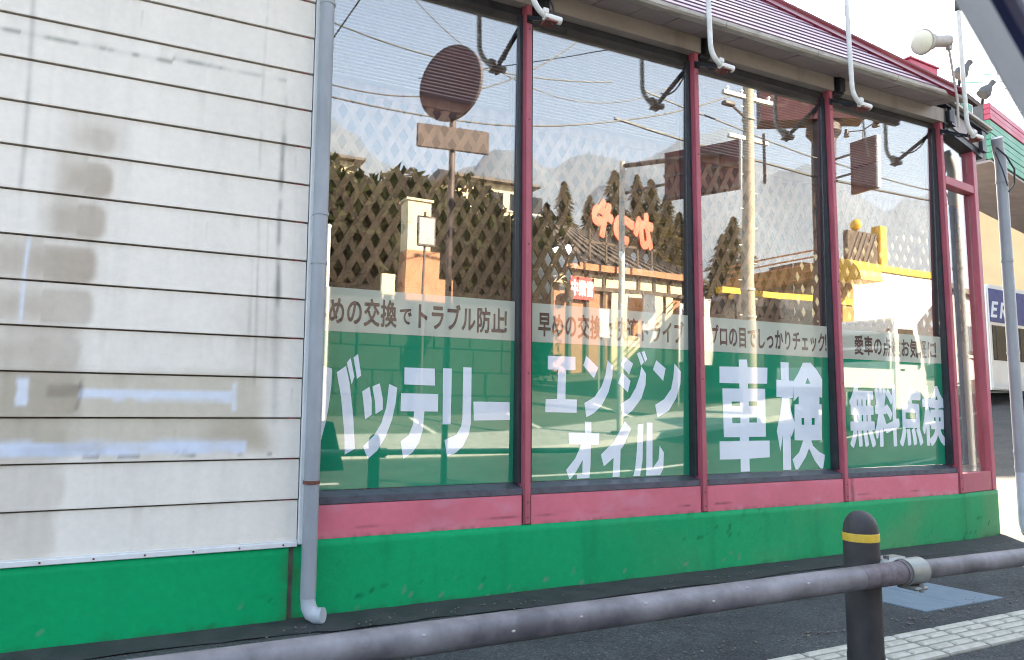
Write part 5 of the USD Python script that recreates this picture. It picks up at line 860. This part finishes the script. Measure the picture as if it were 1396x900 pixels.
# dark van in the store's lot
q0, q1 = seen(1003, 406, 11.5), seen(1146, 408, 11.5)
vz = float(land((q0[0] + q1[0]) / 2, -11.5)) - .17; L, Hh = q1[0] - q0[0], q1[2] - vz - .15
vn = thing("dark_van", "dark parked van with light bonnet edge in front of the yellow trimmed store", "van", (q0[0], -13.2, vz))
mesh("body", prof_body([(0, .3), (0, Hh - .15), (.12, Hh), (L * .78, Hh), (L * .86, Hh - .12), (L * .97, Hh * .52), (L, Hh * .45), (L, .3)], 0, 1.75, .04), "car_dark", vn)
mesh("windshield", hull([(x, y, z) for x, z in ((L * .85 + .02, Hh - .16), (L * .965 + .02, Hh * .56), (L * .85, Hh - .16), (L * .965, Hh * .56)) for y in (.15, 1.6)]), "car_glass", vn)
mesh("side_window", box(L * .12, L * .80, 1.751, 1.762, Hh * .58, Hh * .9, .004), "car_glass", vn)
mesh("roof_edge", box(L * .80, L * .99, 1.2, 1.8, Hh * .46, Hh * .50, .02), "car_white", vn)
mesh("mirror", box(L * .86, L * .89, 1.78, 1.95, Hh * .6, Hh * .74, .02), "car_white", vn)
for x in (L * .18, L * .82): wheel(vn, x, 1.62, .33, .33, .2, -1)

# left part of the view: gate pillar, posts, small sign, mirror, houses
zw = seen(580, 411, 14)[2]
rw = thing("retaining_wall", "dark stone retaining wall below the hedge and the cream topped pier", "wall")
mesh("core", box(-6, 9.6, -15.6, -14.02, -.3, zw - .004), "wall_stone", rw)
rg = np.random.default_rng(12); nz = 6; hz_ = (zw + .2) / nz
for r_ in range(nz):                                    # rough squared stones in courses
    xx = -6 - .5 * (r_ % 2)
    while xx < 9.5:
        w = rg.uniform(.8, 1.3); dpt = rg.uniform(0, .05)
        mesh("stone", box(max(xx, -6) + .006, min(xx + w, 9.6) - .006, -14.1, -13.97 + dpt, -.2 + r_ * hz_ + .005, -.2 + (r_ + 1) * hz_ - .005, .03), "wall_stone", rw); xx += w
q = seen(558, 272, 14); q1 = seen(607, 347, 14); b = zw
gp = thing("tall_wall_pier", "cream topped orange pier standing on the dark retaining wall", "pier")
mesh("upper", box(q[0], seen(589, 300, 14)[0], -14.6, -14.03, q1[2], q[2], .01), "wall_cream", gp)
mesh("lower", box(q[0] - .02, q1[0] - .14, -14.62, -14.01, b, q1[2] - .004, .01), "wall_orange", gp)
mesh("cap", box(q[0] - .05, seen(589, 300, 14)[0] + .05, -14.65, -13.98, q[2] + .001, q[2] + .06), "wall_cream", gp)
mesh("side_stub", box(q1[0] - .139, q1[0] + .25, -14.4, -14.03, b, seen(600, 382, 14)[2]), "wall_orange", gp)
q = seen(580, 317, 12.5); bb = float(land(q[0], -12.5)) - .2
cm = thing("traffic_mirror", "framed traffic mirror on a thin pole before the orange pier", "traffic mirror", (q[0], -12.5, bb))
mesh("pole", cyl(0, 0, 0, q[2] - bb + .5, .03, n=10), "sign_dark", cm)
mesh("mirror_frame", box(-.22, .24, .03, .09, q[2] - bb - .38, q[2] - bb + .38, .02), "sign_dark", cm)
mesh("mirror_face", box(-.18, .20, .091, .10, q[2] - bb - .33, q[2] - bb + .33, .004), "wall_gray", cm)
q, q1 = seen(463, 300, 8.9), seen(463, 440, 8.9); bb = float(land(q[0], -9.6))
wp = thing("white_post", "slim sunlit white post across the street by the gray downpipe", "post", (q[0], -9.6, bb))
mesh("shaft", cyl(0, 0, 0, q[2] - bb, .035, n=12), "flag_white", wp, smooth=40); mesh("cap", moved(trimesh.creation.icosphere(2), 0, 0, q[2] - bb, s=.045), "flag_white", wp); mesh("foot", cyl(0, 0, 0, .05, .12, n=16), "steel_pole", wp)
q, q1 = seen(520, 373, 14.2), seen(538, 400, 14.2)
cs = thing("cream_sign", "small upright cream signboard on top of the dark retaining wall", "signboard", (q[0], -14.2, 0))
mesh("panel", box(0, q1[0] - q[0], -.06, .06, zw + .12, q[2], .01), "wall_cream", cs)
for xx in (.03, q1[0] - q[0] - .07): mesh("leg", box(xx, xx + .04, -.03, .03, zw, zw + .119), "steel_pole", cs)

def house(name, label, x0, x1, y0, y1, zb, ze, zr, wall, roof, wins_):
    o = thing(name, label, "house"); mesh("wall", box(x0, x1, y0, y1, zb, ze), wall, o); ym = (y0 + y1) / 2
    mesh("roof", hull([(x, y, ze + d) for x in (x0 - .5, x1 + .5) for y in (y0 - .5, y1 + .5) for d in (0, .12)] + [(x0 + .6, ym, zr), (x1 - .6, ym, zr)]), roof, o)
    for (a, c, za, zc) in wins_:
        w = mesh("window", box(x0 + a, x0 + c, y1 + .001, y1 + .03, za, zc), "car_glass", o)
        mesh("sill", box(x0 + a - .05, x0 + c + .05, y1 + .001, y1 + .09, za - .08, za - .002), "wall_white", w)
q = seen(618, 243, 36); q1 = seen(712, 262, 36); ze = q[2]
house("cream_house", "cream two storey house whose top shows above the dark house", q[0], q1[0] + .5, -44, -36, 2, ze, ze + 1.6, "wall_cream", "roof_tile", [(1.0 + 1.35 * k, 1.9 + 1.35 * k, ze - 1.5, ze - .5) for k in range(4)])
q = seen(596, 262, 24); q1 = seen(722, 275, 24); ze = q[2]
house("dark_house", "dark timber house standing left of the restaurant", q[0] + .4, q1[0] + 1.0, -31, -24, 1, ze - 1.4, ze - .2, "wall_dark", "roof_tile", [(1.2 + 2.4 * k, 2.2 + 2.4 * k, ze - 3.6, ze - 2.4) for k in range(3)])
q = seen(438, 215, 34); q1 = seen(482, 235, 34); ze = q[2]
house("far_left_house", "house with pale eave half hidden by dark trees, far left", q[0] - 3, q1[0], -42, -34, 2, ze, ze + 1.6, "wall_cream", "roof_tile", [(1.5, 2.5, ze - 1.6, ze - .5)])

# trees
def cone_tree(seed, h, r, nleaf, mat_size):
    rg = np.random.default_rng(seed); P = []
    for _ in range(nleaf):
        t = rg.random() ** .6; zz = h * (.06 + .94 * t); rad = r * (1 - t) ** 1.05 * (.75 + .35 * math.sin(9 * t * 3.1 + 2 * rg.random())) + .06
        a = rg.random() * 2 * math.pi; d = rad * (rg.random() ** .35); c = V3(d * math.cos(a), d * math.sin(a), zz - .18 * d)
        o = V3(math.cos(a), math.sin(a), -.35); sd = V3(-math.sin(a), math.cos(a), rg.normal(0, .3)); L_ = mat_size * rg.uniform(.6, 1.4) * (.25 + .75 * (1 - t))
        P.append(np.array([c - sd * L_ * .28, c + sd * L_ * .28, c + o * L_, c + V3(0, 0, .3 * L_)]))
    P = np.array(P).reshape(-1, 3); F = np.arange(nleaf)[:, None] * 4 + np.array([[0, 1, 2]]); F2 = np.arange(nleaf)[:, None] * 4 + np.array([[0, 3, 1]])
    return trimesh.Trimesh(P, np.vstack([F, F2]), process=False)
def round_tree(seed, h, r, nleaf, size):
    rg = np.random.default_rng(seed); cs = [(rg.normal(0, r * .42), rg.normal(0, r * .42), h * rg.uniform(.38, .86), r * rg.uniform(.32, .6)) for _ in range(14)]; P = []
    for k in range(nleaf):
        cx, cy, cz, cr = cs[k % 14]; v = rg.normal(size=3); v /= np.linalg.norm(v); c = V3(cx, cy, cz) + v * cr * rg.random() ** .3
        a, b_ = rg.normal(size=3), rg.normal(size=3); P.append(np.array([c, c + a / np.linalg.norm(a) * size, c + b_ / np.linalg.norm(b_) * size]))
    return trimesh.Trimesh(np.array(P).reshape(-1, 3), np.arange(nleaf * 3).reshape(-1, 3), process=False)
def trunk_mesh(h, r): return tube([(0, 0, -.5), (.05, .03, h * .35), (-.03, .06, h * .7), (0, 0, h * .95)], [r, r * .8, r * .5, r * .1], 9)
protos = {}
def tree(kind, label, x, y, top, wide, group):
    b = float(land(x, y)) - .3; h = top - b; seed = len(_used) % 97 + int(abs(x) * 7)
    o = thing("conifer" if kind == "c" else "evergreen_tree", label, "tree", (x, y, b), group=group)
    mesh("trunk", trunk_mesh(h, .16), "bark", o, smooth=50)
    mesh("crown", cone_tree(seed, h, wide, 2600, .55) if kind == "c" else round_tree(seed, h, wide, 3600, .42), "needles" if kind == "c" else "dark_leaves", o)
for u, v, Y, w, lab in ((771, 250, 27, 1.7, "brown green conifer, leftmost behind the restaurant roof"), (838, 234, 27, 1.9, "tall conifer rising behind the orange roof letters"), (868, 240, 29, 1.8, "conifer just right of the white sign pole, behind the restaurant"),
                        (888, 246, 27, 1.7, "conifer right of the orange roof letters"), (909, 266, 27, 1.6, "shorter conifer near the right end of the restaurant roof"), (926, 290, 28, 1.5, "lowest conifer by the road sign, sunlit orange"),
                        (1000, 296, 27, 1.9, "conifer left of the concrete utility pole"), (985, 318, 27, 1.5, "small conifer left of the utility pole, lower than its neighbour"), (806, 268, 30, 1.6, "conifer between the two tallest, behind the restaurant"), (745, 278, 28, 1.6, "low conifer beside the second window post")):
    p = seen(u, v, Y); tree("c", lab, p[0], -Y, p[2], w * 2.0, "conifers behind the restaurant")
for u, v, Y, w, lab in ((452, 232, 24, 2.6, "dark evergreen tree far left beside the gray downpipe"), (492, 208, 25, 2.6, "dark evergreen tree with the highest crown, left of the round sign"), (532, 225, 24, 2.6, "dark evergreen tree under the round sign's plate"), (572, 232, 25, 2.5, "dark evergreen tree behind the cream topped pier"),
                        (606, 250, 26, 2.3, "dark evergreen tree right of the pier"), (512, 270, 18, 2.4, "lower dark evergreen tree before the tall ones"), (470, 280, 18, 2.4, "lower dark evergreen tree behind the slim white post"), (625, 290, 19, 2.4, "lower dark evergreen tree before the dark house"), (668, 296, 19, 2.4, "dark evergreen tree before the dark house, near the first window post"), (556, 300, 18, 2.2, "low dark evergreen tree left of the pier")):
    p = seen(u, v, Y); tree("r", lab, p[0], -Y, p[2], w, "dark evergreens across the street")
hd = round_tree(5, 2.4, 1.0, 10, .3); rg = np.random.default_rng(8)
hp = []
for k in range(5200):
    x = rg.uniform(-4, 12); y = -16.5 + rg.normal(0, .35); z = float(land(x, y)) + 2.0 * rg.random() ** .8; c = V3(x, y, z); a, b_ = rg.normal(size=3), rg.normal(size=3)
    hp.append([c, c + .22 * a / np.linalg.norm(a), c + .22 * b_ / np.linalg.norm(b_)])
tag(mesh("hedge", trimesh.Trimesh(np.array(hp).reshape(-1, 3), np.arange(len(hp) * 3).reshape(-1, 3), process=False), "dark_leaves"), "dark clipped hedge under the evergreen trees across the street", "hedge")

# mountains far behind the street
mx, my = np.meshgrid(np.linspace(-3500, 6500, 180), np.linspace(-1150, -3600, 40))
rid = np.interp(mx[0], [-3500, -900, 100, 420, 700, 1000, 1300, 1700, 2300, 3000, 4200, 6500], [330, 480, 560, 575, 520, 560, 620, 640, 650, 640, 720, 600])
prof = np.exp(-((my + 1750) / 520.0) ** 2) + .25 * (my < -1750)
rough = meshkit.fbm(np.stack([mx / 260, my / 260, 0 * mx], -1), 6, 17) - .5
mz = np.clip((rid[None] * prof * (1 + .55 * rough) + 60 * rough), -5, None) * np.clip((-my - 1150) / 250, 0, 1)
tag(mesh("mountains", trimesh.Trimesh(np.stack([mx, my, mz], -1).reshape(-1, 3), grid(40, 180)[:, ::-1], process=False), "hills", smooth=True), kind="structure")

# ------------------------------------------------------------------ the car the photograph was taken from (an open one)
car = thing("car", "open car's gray lined windscreen pillar with dark rubber edge, close at the right", "car")
a, c = atY(1311, -2, -3.79), atY(1399, 152, -3.79); dv = (c - a) / np.linalg.norm(c - a); nv = V3(-dv[2], 0, dv[0]); nv = nv if nv[2] > 0 else -nv
A0, C0_ = a - dv * .17, c + dv * .33
def bar(o0, o1, y0, y1, cfr=.3, P=None, sy=1):
    return hull([e + nv * (o0 + (o1 - o0) * f) + V3(0, yy - e[1], 0) for e in (A0, C0_) for f, yy in ((cfr, y0), (1 - cfr, y0), (0, y0 + (y1 - y0) * .35), (1, y0 + (y1 - y0) * .35), (0, y1), (1, y1))])
mesh("pillar_lining", hull([e + nv * o + V3(0, yy - e[1], 0) for e in (A0, C0_) for o, yy in ((.010, -3.811), (.018, -3.816), (.14, -3.816), (.15, -3.80), (.15, -3.74), (.085, -3.74), (.013, -3.806))]), "trim_cloth", car, smooth=30)
mesh("rubber_seal", bar(-.002, .011, -3.812, -3.803), "rubber_navy", car, smooth=30)
mesh("pillar_lining", bar(.0, .10, -5.16, -5.09), "trim_cloth", car, smooth=30)
top, low = A0 + nv * .09, C0_
mesh("windscreen_header", tube([(top[0], -3.75, top[2]), (top[0] - .03, -4.1, top[2] + .02), (top[0] - .03, -4.8, top[2] + .02), (top[0], -5.15, top[2])], .035, 10), "trim_cloth", car, smooth=50)
mesh("front_door", prof_body([(-1.0, .22), (-1.0, .80), (low[0] - .02, .80), (low[0] + .1, .25)], -3.80, -3.72, .01), "car_dark", car)
mesh("dashboard", hull([(low[0] - .12, y, z) for y in (-3.86, -5.04) for z in (.62, .90)] + [(low[0] + .12, y, z) for y in (-3.86, -5.04) for z in (.62, .93)]), "trim_cloth", car)
mesh("bonnet", hull([(low[0] + .13, -3.78, .95), (low[0] + 1.25, -3.84, .82), (low[0] + .13, -5.1, .95), (low[0] + 1.25, -5.05, .82), (low[0] + .13, -3.74, .30), (low[0] + 1.4, -3.9, .30), (low[0] + .13, -5.14, .30), (low[0] + 1.4, -5.0, .30)]), "car_dark", car)
mesh("floor", box(-1.6, low[0] + .1, -5.08, -3.80, .20, .26), "car_dark", car)
for y in (-4.15, -4.75): mesh("seat", join(box(-.55, -.05, y - .25, y + .25, .26, .52, .06), moved(box(-.09, .09, -.24, .24, 0, .45, .06), -.62, y, .5, ry=-.2)), "trim_cloth", car)
for x in (low[0] + .55, -1.3):
    for y, sd in ((-3.86, -1), (-5.02, 1)): wheel(car, x, y, .16, .30, .19, sd)

# ------------------------------------------------------------------ haze
LOOK["haze"] = usdkit.material(stage, "/World/Looks/haze", {"v": ("principled_volume", {"color": (0.66, 0.77, 0.95), "density": 2.2e-4, "anisotropy": 0.2})}, [], volume="v.volume")
mesh("haze", trimesh.creation.box(bounds=[[-3600, -4700, -3.0], [6700, 2100, 1100]]), "haze", kind="stuff", label="thin pale evening haze that veils the mountains", cat="haze")
